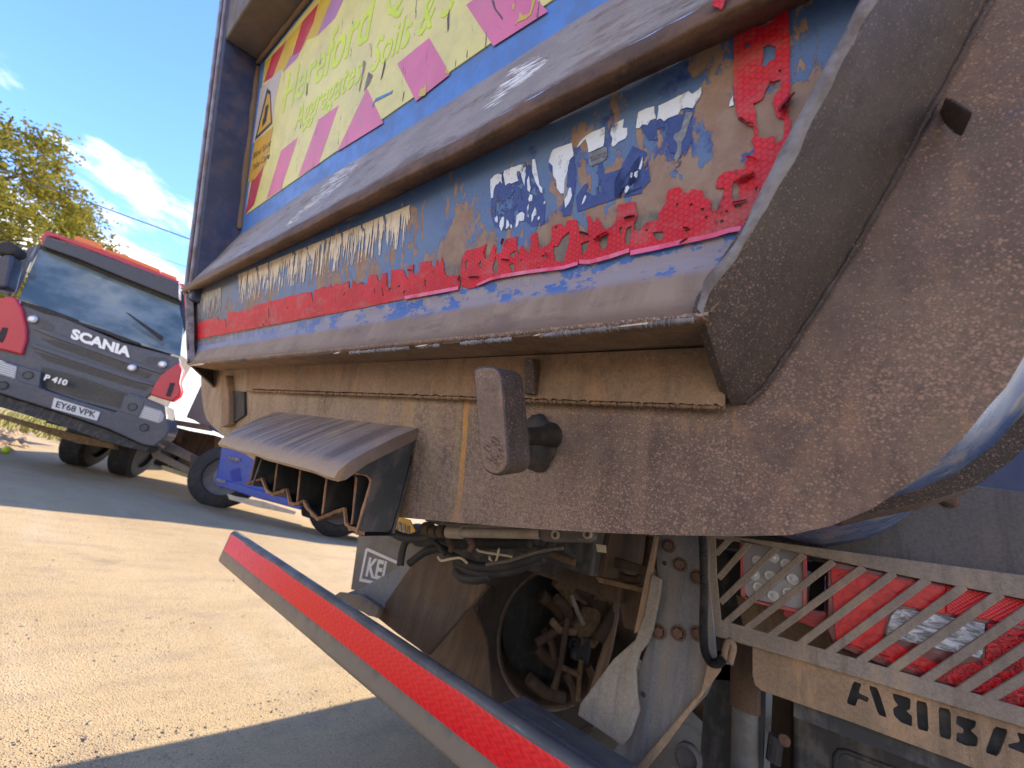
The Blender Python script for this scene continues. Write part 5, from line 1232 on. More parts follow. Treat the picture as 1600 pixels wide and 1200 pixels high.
b = B(); b.tube([yc(1213, 1150, 1.36), yc(1208, 1190, 1.36)], 0.016, 12); b.bx(-0.10, -0.075, 1.36, 1.40, 0.40, 0.75); b.done('bracket_arm', M_rubber, T)
bb = B(); bb.lathe(yc(1226, 1156, 1.35), V((0, -1, 0)), [(0.012, 0), (0.012, 0.008), (0, 0.009)], 10); bb.done('bolt', M_boltrust, T)
bb = B(); bb.lathe(yc(1077, 1182, 1.30), V((0, -1, 0)), [(0.0, 0.0), (0.030, 0), (0.030, 0.02), (0.022, 0.024), (0.018, 0.012), (0.0, 0.012)], 18); bb.done('hub_cap', M_beam, T, smooth=1)
# corrugated conduit beside the bracket
YC = 1.11
q = spline([yc(1094, 800, YC), yc(1098, 850, YC), yc(1100, 920, YC), yc(1099, 980, YC), yc(1101, 1015, YC), (yc(1110, 1034, YC)), yc(1122, 1036, YC), yc(1130, 1028, YC)], 30)
b = B(); b.tube(q, [0.0082 + (0.0016 if i % 2 else 0) for i in range(len(q))], 10); b.done('corrugated_conduit', M_rubber, T, smooth=1)
q = spline([yc(1132, 1036, YC + 0.04), yc(1133, 1020, YC + 0.04), yc(1138, 1003, YC + 0.04), yc(1146, 1010, YC + 0.04), yc(1140, 1036, YC + 0.04)], 6)
b = B(); b.tube(q, 0.0075, 8); b.done('cable_loop', M_tan, T, smooth=2)
b = B(); b.tube([yc(1148, 985, 1.24), yc(1142, 1038, 1.2), yc(1128, 1030, 1.18)], 0.004, 6); b.done('blue_cable', Mt('blue_cable', 0.4, color=(0.12, 0.22, 0.5)).m, T, smooth=2)

# ---- ram and hoses under the flange, centre
YR = 0.72
rp = lambda px, py, d=0.0: yc(px, py, YR + d)
b = B(); b.tube([rp(705, 832), rp(845, 834)], [0.0105, 0.0105], 16); b.tube([rp(700, 831), rp(722, 832)], 0.014, 14); ram = b.done('lock_ram', M_alu, T, smooth=1)
b = B(); b.prism([rp(842, 824, -0.012), rp(862, 822, -0.012), rp(912, 824, -0.012), rp(924, 830, -0.012), rp(925, 840, -0.012), rp(916, 846, -0.012), rp(845, 845, -0.012)], V((0, 0.028, 0))); b.done('ram_clevis', M_beam, ram, bev=0.004, seg=3)
for px, py in ((869, 836), (919, 835)):
    bb = B(); bb.lathe(rp(px, py, -0.012), V((0, -1, 0)), [(0.0085, 0), (0.0085, 0.006), (0.005, 0.006), (0.005, 0.0)], 16); bb.done('clevis_pin', M_alu, ram, smooth=1)
b = B(); b.tube([rp(690, 822, 0.02), rp(850, 826, 0.02)], 0.005, 8); b.done('ram_pipe', M_gold, ram, smooth=2)
for px, py in ((668, 826), (678, 830), (690, 830)):
    bb = B(); bb.tube([rp(px - 4, py, 0.0), rp(px + 5, py, 0.0)], random.uniform(0.012, 0.018), 14); bb.done('ram_gland', M_under, ram, smooth=1)
hoses = [([(600, 824), (625, 838), (650, 842), (672, 838), (700, 828)], 0.75, 0.011, M_rubber), ([(625, 884), (632, 850), (650, 836), (672, 838)], 0.80, 0.010, M_rubber), ([(640, 880), (665, 862), (690, 858), (712, 872), (740, 884), (775, 886), (815, 876), (850, 862), (870, 838)], 0.82, 0.011, M_rubber),
         ([(712, 880), (735, 893), (770, 895), (810, 888), (850, 870)], 0.84, 0.012, M_rubber), ([(712, 890), (722, 902), (745, 905), (765, 900)], 0.84, 0.012, M_rubber), ([(760, 882), (795, 876), (820, 868), (850, 860), (880, 856)], 0.78, 0.004, M_beam), ([(684, 870), (690, 876), (705, 873), (720, 872), (730, 880)], 0.79, 0.0032, M_gold), ([(745, 858), (752, 862), (790, 868), (800, 870)], 0.80, 0.0028, M_gold),
         ([(672, 838), (684, 850), (696, 866)], 0.79, 0.006, M_rubber), ([(700, 842), (705, 856), (703, 862)], 0.80, 0.007, M_under), ([(732, 842), (738, 852), (733, 860)], 0.80, 0.008, M_boltrust), ([(650, 846), (700, 850), (760, 850), (830, 848)], 0.90, 0.014, M_rubber), ([(760, 856), (800, 852), (850, 862), (900, 880)], 1.0, 0.010, M_under)]
for pts, y, r, m_ in hoses:
    b = B(); b.tube(spline([yc(px, py, y) for px, py in pts], 7), r, 8); b.done('hose', m_, T, smooth=2)
for pts, y in (([(764, 868), (768, 876), (772, 878), (775, 872), (777, 860), (779, 856), (780, 860), (776, 876), (770, 880), (763, 874)], 0.785), ([(931, 850), (946, 852), (947, 864), (933, 862)], 0.9), ([(938, 922), (955, 918), (960, 923), (950, 930), (940, 928)], 1.6)):
    b = B(); b.prism([yc(px, py, y) for px, py in pts], V((0, 0.003, 0))); b.done('bright_tab', M_gold, T)
b = B(); b.tube([yc(640, 838, 1.32), yc(648, 840, 1.32), yc(870, 868, 1.32), yc(878, 869, 1.32)], [0.03, 0.062, 0.062, 0.03], 20); b.done('added_gap_cylinder', M_blackpl, T, smooth=1)  # added dark cylinder that hides bright gaps behind the hoses
# chassis members
rl = []
for s_ in (1, -1):
    xx = C0 + s_ * 0.42
    b = B(); b.bx(xx - 0.04, xx + 0.04, 1.16, 7.9, 0.86, 1.02); b.done('chassis_rail', M_under, T, bev=0.004)
b = B(); b.bx(C0 - 0.38, C0 + 0.38, 1.55, 1.75, 0.76, 0.93); b.done('cross_member', M_under, T, bev=0.01)
b = B(); b.bx(-1.05, C0 + 0.48, 1.0, 1.06, 0.865, 1.04); b.done('added_gap_panel', M_blackpl, T)  # dark panel, extended to close bright gaps under the body
b = B(); b.tube(spline([yc(905, 868, 1.3), yc(960, 895, 1.3), yc(985, 905, 1.3), yc(1000, 902, 1.3), yc(1010, 880, 1.3), yc(1015, 838, 1.3)], 8), 0.012, 8); b.done('valve_pipe', M_under, T, smooth=2)
b = B(); b.prism([yc(890, 850, 1.22), yc(1020, 888, 1.22), yc(1020, 902, 1.22), yc(880, 866, 1.22)], V((0, 0.04, 0))); b.done('valve_carrier', M_under, T, bev=0.003)
b = B(); b.prism([yc(930, 900, 1.28), yc(1005, 918, 1.28), yc(1003, 926, 1.28), yc(935, 910, 1.28)], V((0, 0.03, 0))); b.done('spring_plate', M_ocher, T, bev=0.003)

# ---- wheel on the far side, seen from inside, steered
WC = V((-1.05, 2.18, 0.435)); WA = V((0.8, -0.6, 0)).normalized()
b = B(); b.lathe(WC, WA, [(0.335, 0.0), (0.345, 0.012), (0.36, 0.012), (0.42, 0.03), (0.475, 0.01), (0.50, -0.04), (0.50, -0.27), (0.46, -0.31), (0.33, -0.30)], 64)
b.done('steered_tyre', M_tyre, T, smooth=2)
b = B(); b.lathe(WC, WA, [(0.336, 0.004), (0.325, 0.010), (0.318, 0.0), (0.305, -0.03), (0.295, -0.20), (0.20, -0.24), (0.0, -0.24)], 64)
rim = b.done('wheel_rim', M_under, T, smooth=2)
b = B(); b.lathe(WC, WA, [(0.342, 0.006), (0.338, 0.016), (0.330, 0.010)], 64); b.done('rim_edge', paint('worn_rim_lip', (0.22, 0.17, 0.13), (0.12, 0.085, 0.06), 0.55, 0.3), rim, smooth=2)
b = B(); b.lathe(WC - WA * 0.13, WA, [(0.27, -0.08), (0.27, 0.0), (0.22, 0.02), (0.12, 0.02), (0.0, 0.02)], 40); b.done('brake_drum', M_rubber, T, smooth=1)
def wx(px, py, d=0.0):                    # on the wheel's own plane, d towards the viewer
    return hit(px, py, WA, WA.dot(WC) + d)
def bar3(name, pts, r, d, mat, parent=T, seg=10):
    b = B(); b.tube([wx(px, py, d) for px, py in pts], r, seg); return b.done(name, mat, parent, smooth=1)
ax_ = bar3('axle_beam', [(905, 905), (1010, 1010), (1130, 1130)], 0.075, 0.05, M_under, T, 14)
b = B(); b.prism([wx(px, py, 0.08) for px, py in ((880, 903), (905, 908), (940, 930), (944, 938), (938, 948), (912, 945), (890, 930))], -WA * 0.09); b.done('caliper_top', M_ocher, T, bev=0.006)
b = B(); b.prism([wx(px, py, 0.10) for px, py in ((912, 948), (940, 952), (938, 975), (924, 995), (905, 998), (895, 985))], -WA * 0.09); b.done('caliper_body', M_ocher, T, bev=0.006)
bar3('brake_lever', [(887, 965), (882, 1000), (876, 1040), (866, 1076)], [0.014, 0.016, 0.014, 0.018], 0.12, M_under)
bar3('brake_lever', [(908, 1030), (905, 1060), (903, 1095)], 0.013, 0.13, M_ocher)
bar3('track_rod', [(878, 1042), (905, 1055)], 0.013, 0.13, M_ocher)
bar3('brake_chamber', [(912, 992), (905, 1030)], 0.05, 0.06, M_blackpl, T, 18)
bar3('spring_leaf', [(935, 1000), (958, 960), (975, 930)], 0.03, 0.16, M_under)
bar3('damper', [(928, 1085), (950, 1010), (966, 935)], [0.026, 0.026, 0.02], 0.17, M_tan)
bar3('damper_top', [(936, 915), (944, 900)], 0.02, 0.12, M_alu)
bar3('steering_arm', [(838, 1005), (862, 990), (895, 965)], 0.022, 0.05, M_under)
bar3('hub_flange', [(868, 935), (884, 948), (890, 962)], 0.028, 0.07, M_under)
b = B(); b.lathe(wx(895, 1005, 0.12), WA, [(0.026, 0.0), (0.026, 0.01), (0.018, 0.01), (0.0, -0.01)], 18); b.done('hub_bore', M_rubber, T, smooth=1)
for pts, r, d, m_ in (([(845, 930), (868, 946), (884, 975)], 0.035, 0.0, M_under), ([(838, 1010), (856, 1030), (872, 1040)], 0.03, 0.01, M_under), ([(870, 905), (884, 920), (890, 945)], 0.04, 0.03, M_ocher), ([(905, 1000), (925, 1004), (934, 990)], 0.028, 0.08, M_ocher), ([(826, 1060), (850, 1080), (880, 1090)], 0.03, 0.0, M_under),
                      ([(884, 1050), (896, 1075), (900, 1098)], 0.022, 0.07, M_under), ([(918, 1040), (926, 1060), (922, 1085)], 0.02, 0.1, M_boltrust), ([(862, 970), (876, 985), (898, 988)], 0.018, 0.09, M_tan), ([(930, 930), (950, 935), (962, 950)], 0.022, 0.13, M_ocher), ([(850, 985), (862, 1005), (866, 1030)], 0.02, 0.03, M_boltrust), ([(893, 930), (902, 955), (912, 975)], 0.012, 0.14, M_alu)):
    bar3('brake_fitting', pts, r, d, m_, T, 12)
for i in range(10):
    a = i * 0.628 + 0.2; u_ = WA.orthogonal().normalized(); w_ = WA.cross(u_)
    p_ = WC - WA * 0.195 + (u_ * math.cos(a) + w_ * math.sin(a)) * 0.235
    bb = B(); bb.lathe(p_, WA, [(0.018, 0), (0.018, 0.02), (0.012, 0.028), (0, 0.028)], 6); bb.done('wheel_nut', M_boltrust, rim, smooth=1)
for i in range(26):
    a = i * 2 * math.pi / 26; u_ = WA.orthogonal().normalized(); w_ = WA.cross(u_)
    p_ = WC + WA * 0.02 + (u_ * math.cos(a) + w_ * math.sin(a)) * 0.46; t_ = (w_ * math.cos(a) - u_ * math.sin(a)); r_ = (u_ * math.cos(a) + w_ * math.sin(a))
    bb = B(); bb.box(p_, (0.035, 0.018, 0.008), (t_, r_, WA)); bb.done('tread_lug', M_tyre, T, bev=0.004)
random.seed(11)
b = B(); b.prism([yc(px, py, 1.55) for px, py in ((640, 940), (730, 925), (760, 1000), (770, 1095), (705, 1062), (650, 1010))], V((0, 0.012, 0))); b.done('added_tyre_gap_panel', M_under, T, bev=0.003)  # brown panel added where tyre should fill the bright gap
# mud flap
YF = 1.22
fp = lambda px, py, d=0.0: yc(px, py, YF + d)
b = B(); b.prism([fp(561, 828), fp(680, 850), fp(668, 945), fp(548, 921)], V((0, 0.008, 0))); fla = b.done('mud_flap', M_flap, T, bev=0.002)
fo = [(571, 858), (574, 856), (628, 880), (630, 884), (625, 922), (561, 908)]
fi = [(574, 861), (626, 884), (622, 916), (565, 904)]
b = B(); b.holes([[fp(px, py, -0.002) for px, py in fo], [fp(px, py, -0.002) for px, py in fi]], V((0, 0.0015, 0))); b.done('flap_frame', M_white, fla)
text('lettering', 'KEL', fp(571, 899, -0.002), fp(606, 909, -0.002), fp(577, 871, -0.002), M_white, fla, V((0, 0.0015, 0)), 0, 0.03)
b = B(); b.prism([yc(px, py, 1.14) for px, py in ((598, 832), (618, 805), (640, 812), (652, 836), (655, 850), (640, 846))], V((0, 0.006, 0))); yp_ = b.done('marker_plate', M_yellowplate, T)
for k in range(4):
    b = B(); b.prism([yc(615 + k * 7, 812 + k * 3, 1.137), yc(619 + k * 7, 813 + k * 3, 1.137), yc(622 + k * 6, 832 + k * 2, 1.137), yc(618 + k * 6, 831 + k * 2, 1.137)], V((0, 0.002, 0))); b.done('marker_stripe', M_flange, yp_)
# near-side and driven wheels, cab: the rest of the truck ahead of the bucket
def wheel(x, y, r=0.50, w=0.28, parent=T):
    b = B(); a = V((1 if x > C0 else -1, 0, 0))
    b.lathe(V((x, y, r)), a, [(0.29, -w / 2), (0.45, -w / 2), (r, -w / 2 + 0.05), (r, w / 2 - 0.05), (0.45, w / 2), (0.30, w / 2), (0.28, w / 2 - 0.05), (0.12, w / 2 - 0.09), (0.12, w / 2 - 0.02), (0, w / 2 - 0.02)], 40)
    return b.done('road_wheel', M_tyre, parent, smooth=1)
for x, y in ((0.06, 2.25), (0.10, 4.3), (-1.92, 4.3), (-1.92, 3.2), (0.12, 7.6), (-1.94, 7.6)): wheel(x, y)
b = B(); b.prism([V((C0 - 1.2, y, z)) for y, z in ((6.5, 0.95), (6.5, 2.85), (7.9, 2.85), (8.35, 1.9), (8.45, 1.3), (8.45, 0.6), (8.1, 0.5), (8.05, 0.95), (7.15, 0.95))], V((2.4, 0, 0)))
cab = b.done('cab', M_strip_blue, T, bev=0.06, seg=3)
M_glass = Mt('dark_cab_glass', 0.06, color=(0.02, 0.03, 0.035), spec=0.8).m
for s_ in (-1, 1):
    b = B(); x = C0 + s_ * 1.203; b.prism([V((x, y, z)) for y, z in ((7.0, 1.8), (7.0, 2.5), (7.75, 2.5), (8.05, 1.8))], V((s_ * 0.004, 0, 0))); b.done('side_window', M_glass, cab)

# ------------------------------------------------------------------ the red and grey truck facing the yard
YAW = rad(31)
SD = V((math.sin(YAW), math.cos(YAW), 0)); SN = V((math.cos(YAW), -math.sin(YAW), 0))
SKK = 7.0
def sp(px, py, off=0.0): return hit(px, py, SN, -SKK + off)
def gz(p): return V((p.x, p.y, 0))
S0 = gz(sp(130, 700))
ST = thing('parked_truck', 'grey faced truck with red corners and orange roof light bar, parked facing the yard', 'truck', S0)
def carpaint(name, a, rough=0.3, dust=0.25, dcol=(0.25, 0.2, 0.16)):
    m = Mt(name, rough); n = m.noise(2.2, 6, 0.65); f = m.noise(30, 5, 0.7)
    col = m.mix(m.math('MULTIPLY', m.mr(m.math('ADD', m.math('MULTIPLY', n, 0.6), m.math('MULTIPLY', f, 0.4)), 0.42, 0.65), dust), a, dcol)
    m.b.inputs['Coat Weight'].default_value = 0.25
    return m.fin(col, m.mr(n, 0.3, 0.7, rough, rough + 0.2))
M_sgrey = carpaint('slate_grey_plastic', (0.060, 0.068, 0.088), 0.42, 0.3)
M_sgrey2 = carpaint('darker_slate_panel', (0.035, 0.039, 0.05), 0.45, 0.3)
M_sred = carpaint('bright_red_paint', (0.58, 0.02, 0.035), 0.25, 0.08)
M_svis = carpaint('dark_visor', (0.028, 0.03, 0.045), 0.3, 0.15)
M_mesh = carpaint('dusty_grille_mesh', (0.05, 0.047, 0.042), 0.7, 0.6, (0.13, 0.115, 0.085))
M_chrome = Mt('silver_badge', 0.3, 0.5, color=(0.68, 0.68, 0.7)).m
M_swhite = Mt('white_plate', 0.5, color=(0.7, 0.69, 0.64)).m
M_orange_l = plastic('amber_beacon', (0.85, 0.20, 0.01), 0.25)
M_cream = carpaint('dusty_beige_body', (0.40, 0.33, 0.25), 0.7, 0.4, (0.3, 0.24, 0.17))
def mk_screen():
    m = Mt('windscreen_glass', 0.05, spec=0.7); n = m.noise(1.3, 4, 0.6, (1, 1, 1.6)); s2 = m.noise(5, 5, 0.6)
    col = m.mix(m.mr(n, 0.35, 0.65), (0.075, 0.115, 0.13), (0.22, 0.27, 0.27))  # pale noise patches paint sky reflections into the glass colour
    return m.fin(col, m.mr(s2, 0.4, 0.7, 0.05, 0.28))
M_screen = mk_screen()
def sprism(name, pts, off, depth, mat, parent=ST, bev=0.0, seg=2, offs=None):
    b = B(); P = [sp(px, py, (offs[i] if offs else off)) for i, (px, py) in enumerate(pts)]
    b.prism(P, -SN * depth); return b.done(name, mat, parent, bev=bev, seg=seg)
def q2(p): return zoomed(p, 4.616, 0, 340)
def q3(p): return zoomed(p, 5.0, 0, 540)
# cab volume behind the face
roof_l = sp(60, 366, -0.42); roof_r = sp(292, 452, -0.42)
zr = 3.05
scx = sp(118, 640).dot(SD)
rightd = sp(268, 600).dot(SD) - 0.05; leftd = 2 * scx - rightd - 0.15
def sw(d, off, z): return SD * d + SN * (-SKK + off) + V((0, 0, z))
b = B()
zc0, zw, zrf = 0.75, 1.62, max(2.75, roof_l.z)
prof = [(-0.02, zc0), (-0.02, 1.55), (-0.05, 1.75), (-0.40, zrf - 0.12), (-0.5, zrf - 0.02), (-1.9, zrf), (-1.9, zc0)]
nf = len(prof)
b.add([sw(leftd, o_, z) for o_, z in prof] + [sw(rightd - 0.12 + 0.40 * o_, o_, z) for o_, z in prof], [tuple(range(nf)), tuple(range(2 * nf - 1, nf - 1, -1))] + [(i, (i + 1) % nf, (i + 1) % nf + nf, i + nf)[::-1] for i in range(nf)])
scab = b.done('cab', M_sgrey2, ST, bev=0.05, seg=3)
sprism('front_panel', q2([(150, 622), (330, 668), (520, 745), (880, 900), (1290, 1010), (1300, 1060), (1180, 1185)]) + q3([(1170, 385), (1130, 420), (1000, 470), (930, 520), (600, 430), (300, 320), (150, 160), (0, 115), (-40, 105), (-40, -60), (170, 60), (185, 10), (190, -60), (170, -150)]), 0.02, 0.05, M_sgrey, ST, 0.01)
scr = sprism('windscreen', q2([(290, 215), (560, 322), (900, 465), (1290, 622), (1320, 800), (1300, 1000), (880, 882), (520, 732), (330, 652), (135, 588)]), 0, 0.02, M_screen, ST, 0.0, 2, [-0.30, -0.30, -0.30, -0.30, -0.14, 0.0, 0.0, 0.0, 0.0, 0.0])
sprism('screen_frame', q2([(300, 198), (560, 290), (900, 432), (1290, 586), (1290, 628), (900, 470), (560, 326), (292, 222)]), -0.26, 0.02, M_rubber)
sprism('sun_visor', q2([(330, 128), (720, 262), (1290, 468), (1290, 590), (900, 436), (560, 295), (300, 202)]), -0.18, 0.10, M_svis, ST, 0.01)
sprism('roof_cap', q2([(290, 150), (330, 94), (400, 112), (820, 268), (1290, 456), (1290, 482), (820, 300), (400, 142), (345, 130), (305, 190)]), -0.24, 0.25, M_sred, ST, 0.01)
lb_ = sprism('light_bar', q2([(530, 142), (560, 130), (700, 178), (745, 218), (740, 238), (540, 160)]), -0.5, 0.2, M_orange_l, ST, 0.01)
sprism('beacon', q2([(752, 220), (900, 270), (1150, 372), (1158, 402), (900, 298), (755, 240)]), -0.5, 0.2, M_orange_l, lb_, 0.01)
sprism('beacon', q2([(1162, 384), (1270, 428), (1275, 452), (1165, 408)]), -0.5, 0.2, M_orange_l, lb_, 0.01)
sprism('visor_badge', q2([(372, 146), (480, 182), (476, 196), (368, 160)]), -0.175, 0.01, M_sgrey, ST)
# pillar with deflectors
sprism('door_pillar', q2([(296, 190), (290, 222), (215, 350), (60, 565), (30, 520), (120, 330), (200, 215)]), -0.28, 0.05, M_sgrey, ST, 0.008)
sprism('wind_deflector', q2([(255, 205), (268, 212), (150, 480), (110, 560), (80, 540), (190, 330)]), -0.20, 0.02, carpaint('grey_deflector', (0.2, 0.22, 0.24), 0.3, 0.1), ST, 0.005)
mi = sprism('door_mirror', q2([(-60, 190), (10, 170), (80, 172), (125, 200), (128, 240), (90, 262), (40, 262), (-60, 250)]), 0.1, 0.2, M_rubber, ST, 0.03, 3)
sprism('mirror_lower', q2([(-60, 290), (40, 262), (90, 265), (85, 330), (40, 500), (-60, 505)]), 0.1, 0.2, M_svis, mi, 0.03, 3)
sprism('mirror_arm', q2([(-40, 500), (20, 515), (70, 540), (60, 560), (-40, 530)]), 0.05, 0.05, M_sgrey, mi, 0.01)
# red corner vents
for pts, slot in ((q2([(-90, 700), (-40, 590), (80, 562), (120, 585), (160, 660), (190, 800), (188, 880), (155, 988), (60, 965), (-90, 930)]), q2([(-10, 840), (20, 790), (55, 795), (40, 850), (15, 900), (-10, 895)])), (q3([(1390, 132), (1425, 188), (1402, 290), (1417, 352), (1400, 395), (1340, 437), (1250, 410), (1168, 384), (1200, 310), (1260, 225), (1320, 180)]), q3([(1330, 290), (1366, 292), (1345, 360), (1328, 402), (1294, 392), (1312, 340)]))):
    cv_ = sprism('corner_vent', pts, 0.06, 0.12, M_sred, ST, 0.02, 3)
    sprism('vent_slot', slot, 0.066, 0.02, M_rubber, cv_)
# face details
for pts in (q2([(230, 800), (270, 790), (420, 840), (900, 1010), (1180, 1110), (1175, 1130), (880, 1040), (400, 870)]), q2([(220, 930), (260, 915), (500, 990), (980, 1150), (1120, 1195), (1110, 1215), (960, 1180), (480, 1020)])):
    sprism('grille_slat', pts, 0.05, 0.03, M_sgrey, ST, 0.006)
for pts in (q2([(290, 870), (420, 890), (900, 1055), (1100, 1130), (1060, 1160), (900, 1110), (400, 930)]), q2([(240, 960), (480, 1030), (960, 1190), (1080, 1225), (1040, 1250), (900, 1210), (330, 1030)])):
    sprism('grille_gap', pts, 0.024, 0.02, M_mesh, ST)
sprism('lower_grille', q3([(325, 165), (600, 235), (1000, 375), (985, 400), (940, 490), (600, 405), (310, 310)]), 0.028, 0.02, M_mesh, ST)
for i in range(5):
    t = (i + 1) / 6
    a = [(322 - 12 * t, 170 + 138 * t), (1000 - 55 * t, 380 + 105 * t)]
    sprism('mesh_bar', q3([a[0], ((a[0][0] + a[1][0]) / 2, (a[0][1] + a[1][1]) / 2 - 18), a[1], (a[1][0], a[1][1] + 7), ((a[0][0] + a[1][0]) / 2, (a[0][1] + a[1][1]) / 2 - 10), (a[0][0], a[0][1] + 7)]), 0.034, 0.01, M_mesh, ST)
for pts in (q2([(205, 712), (330, 735), (392, 790), (375, 815), (290, 790), (215, 745)]), q2([(1040, 1030), (1070, 1005), (1200, 1010), (1230, 1040), (1100, 1060), (1050, 1052)])):
    sprism('step_recess', pts, 0.024, 0.02, M_sgrey2, ST)
for px, py in q2([(240, 735), (955, 1085), (1175, 1060)]):
    bb = B(); bb.lathe(sp(px, py, 0.03), SN, [(0.05, 0), (0.05, 0.02), (0.03, 0.035), (0, 0.035)], 16); bb.done('badge_disc', M_chrome, ST, smooth=1)
text('lettering', 'SCANIA', sp(110, 527.5, 0.03), sp(203, 558, 0.03), sp(113.5, 513.5, 0.03), M_chrome, ST, -SN * 0.012, 0.0, 0.05)
text('lettering', 'P 410', sp(68, 593, 0.13), sp(104, 602.5, 0.13), sp(70, 584.5, 0.13), M_chrome, ST, -SN * 0.01, 0.15, 0.03)
# wipers
for pts in (q2([(150, 600), (330, 650), (440, 690), (560, 735), (555, 752), (430, 715), (320, 690), (150, 625)]), q2([(520, 735), (760, 810), (1010, 905), (1005, 920), (750, 830), (515, 750)]), q2([(900, 680), (930, 690), (1180, 860), (1160, 890)])):
    sprism('wiper', pts, 0.03, 0.015, M_rubber, ST)
# bumper, lamps, plate
bu = sprism('bumper', q3([(-60, 100), (0, 118), (140, 150), (320, 205), (310, 330), (500, 395), (900, 520), (930, 500), (1000, 365), (1130, 405), (1290, 470), (1300, 560), (1325, 650), (1290, 720), (1200, 790), (1100, 770), (850, 655), (400, 500), (0, 375), (-60, 360)]), 0.10, 0.35, M_sgrey, ST, 0.02, 3)
sprism('bumper_lip', q3([(-60, 365), (400, 505), (850, 660), (1100, 775), (1190, 795), (1130, 830), (800, 745), (400, 600), (0, 480), (-60, 470)]), 0.02, 0.3, M_blackpl, bu, 0.01)
sprism('axle_guard', q3([(-60, 520), (300, 620), (880, 760), (900, 810), (600, 760), (0, 570)]), -0.4, 0.1, M_ocher, bu)
for pts in (q3([(-60, 100), (0, 118), (132, 160), (118, 262), (0, 225), (-60, 205)]), q3([(1130, 468), (1260, 508), (1282, 545), (1270, 590), (1240, 607), (1082, 562)])):
    hl = sprism('headlight', pts, 0.108, 0.02, M_ledface, ST, 0.004)
    (xa, ya), (xb, yb) = pts[1] if pts[0][0] < 0 else pts[0], pts[2] if pts[0][0] < 0 else pts[1]
    for k in range(5):
        o_ = 3.0 + k * 3.2
        sprism('lamp_rib', [(xa - k * 1.2, ya + o_), (xb - k * 0.9 - 1, yb + o_), (xb - k * 0.9 - 1, yb + o_ + 1.4), (xa - k * 1.2, ya + o_ + 1.4)], 0.112, 0.004, M_swhite, hl)
for pts in (q3([(160, 160), (320, 205), (305, 325), (135, 275)]), q3([(975, 385), (1130, 425), (1085, 560), (930, 510)])):
    sprism('bumper_corner', pts, 0.106, 0.02, M_sgrey, ST, 0.006)
for px, py in q3([(220, 232), (1035, 480), (1125, 640), (20, 312)]):
    bb = B(); bb.lathe(sp(px, py, 0.106), SN, [(0.055, 0), (0.05, 0.012), (0.04, 0.004), (0.0, 0.004)], 18); bb.done('fog_lamp', M_sgrey2, ST, smooth=1)
npl = sprism('number_plate', q3([(422, 406), (782, 520), (757, 587), (400, 490)]), 0.115, 0.01, M_swhite, ST, 0.002)
text('plate_lettering', 'EY68 VPK', sp(*q3([(432, 478)])[0], 0.118), sp(*q3([(742, 562)])[0], 0.118), sp(*q3([(446, 432)])[0], 0.118), M_ink, npl, -SN * 0.002, 0.0, 0.02)
# wheels
def swheel(px, py, off, r=0.48, w=0.30, parent=ST, root_off=0):
    p = hit(px, py, SN, -SKK + off); c = V((p.x, p.y, r)); b = B()
    b.lathe(c - SD * w / 2, SD, [(0.0, 0.02), (0.28, 0.02), (0.3, 0.0), (r - 0.05, 0.0), (r, 0.04), (r, w - 0.04), (r - 0.05, w), (0.3, w), (0.28, w - 0.06), (0.0, w - 0.06)], 36)
    return b.done('wheel', M_rubber, parent, smooth=1)
def place_wheel(d, off, r=0.48, w=0.32, parent=ST):
    c = sw(d, off, r - 0.02); b = B()
    b.lathe(c - SD * w / 2, SD, [(0.0, 0.04), (0.28, 0.04), (0.3, 0.0), (r - 0.05, 0.0), (r, 0.04), (r, w - 0.04), (r - 0.05, w), (0.3, w), (0.28, w - 0.06), (0.0, w - 0.06)], 36)
    return b.done('wheel', M_rubber, parent, smooth=1)
pw = zc(190, 742, 0.0)
dw = pw.dot(SD); ow = pw.dot(SN) + SKK
place_wheel(dw - 0.02, ow - 0.1)
place_wheel(2 * scx - dw - 0.1, ow - 0.1)
place_wheel(dw - 0.15, ow - 3.4); place_wheel(2 * scx - dw - 0.1, ow - 3.4)
b = B(); b.prism([sw(leftd + 0.5, o_, z) for o_, z in ((-0.4, 0.55), (-0.4, 0.8), (-6.5, 0.8), (-6.5, 0.55))], SD * 0.9); b.done('chassis', M_blackpl, ST)
b = B(); b.prism([sw(leftd, o_, z) for o_, z in ((-2.1, 1.0), (-2.1, 2.5), (-4.6, 2.5), (-4.6, 1.0))], SD * (rightd - 1.5 - leftd)); b.done('tipping_body', M_beam, ST, bev=0.03)

# ------------------------------------------------------------------ beige bodied lorry between the two
def sp2(px, py, K): return hit(px, py, SN, -K)
L0 = gz(sp2(300, 700, 8.2))
LT = thing('side_guard_lorry', 'beige bodied lorry with grey side guard rails, half hidden behind the red truck', 'lorry', L0)
def lpr(name, pts, K, depth, mat, parent=LT, bev=0.0):
    b = B(); b.prism([sp2(px, py, K) for px, py in pts], -SN * depth); return b.done(name, mat, parent, bev=bev)
lpr('tipping_body', [(313, 602), (360, 570), (470, 610), (470, 730), (330, 672), (300, 655), (290, 652)], 8.2, 2.0, M_cream, LT, 0.02)
lpr('lower_rail', [(262, 654), (325, 664), (330, 674), (262, 662)], 8.1, 0.1, M_tan, LT, 0.01)
for pts in ([(250, 688), (258, 687), (310, 714), (308, 727), (250, 700)], [(235, 705), (240, 702), (306, 736), (304, 746), (238, 714)]):
    lpr('side_guard', pts, 7.6, 0.05, M_guard, LT, 0.005)
lpr('guard_post', [(298, 710), (312, 714), (306, 744), (296, 742)], 7.58, 0.06, M_beam, LT, 0.004)
lpr('underframe', [(255, 665), (335, 680), (335, 730), (310, 722), (250, 700)], 8.6, 0.5, M_under, LT)
lpr('frame_cleat', [(278, 672), (284, 672), (280, 692), (275, 690)], 8.5, 0.1, M_ocher, LT)
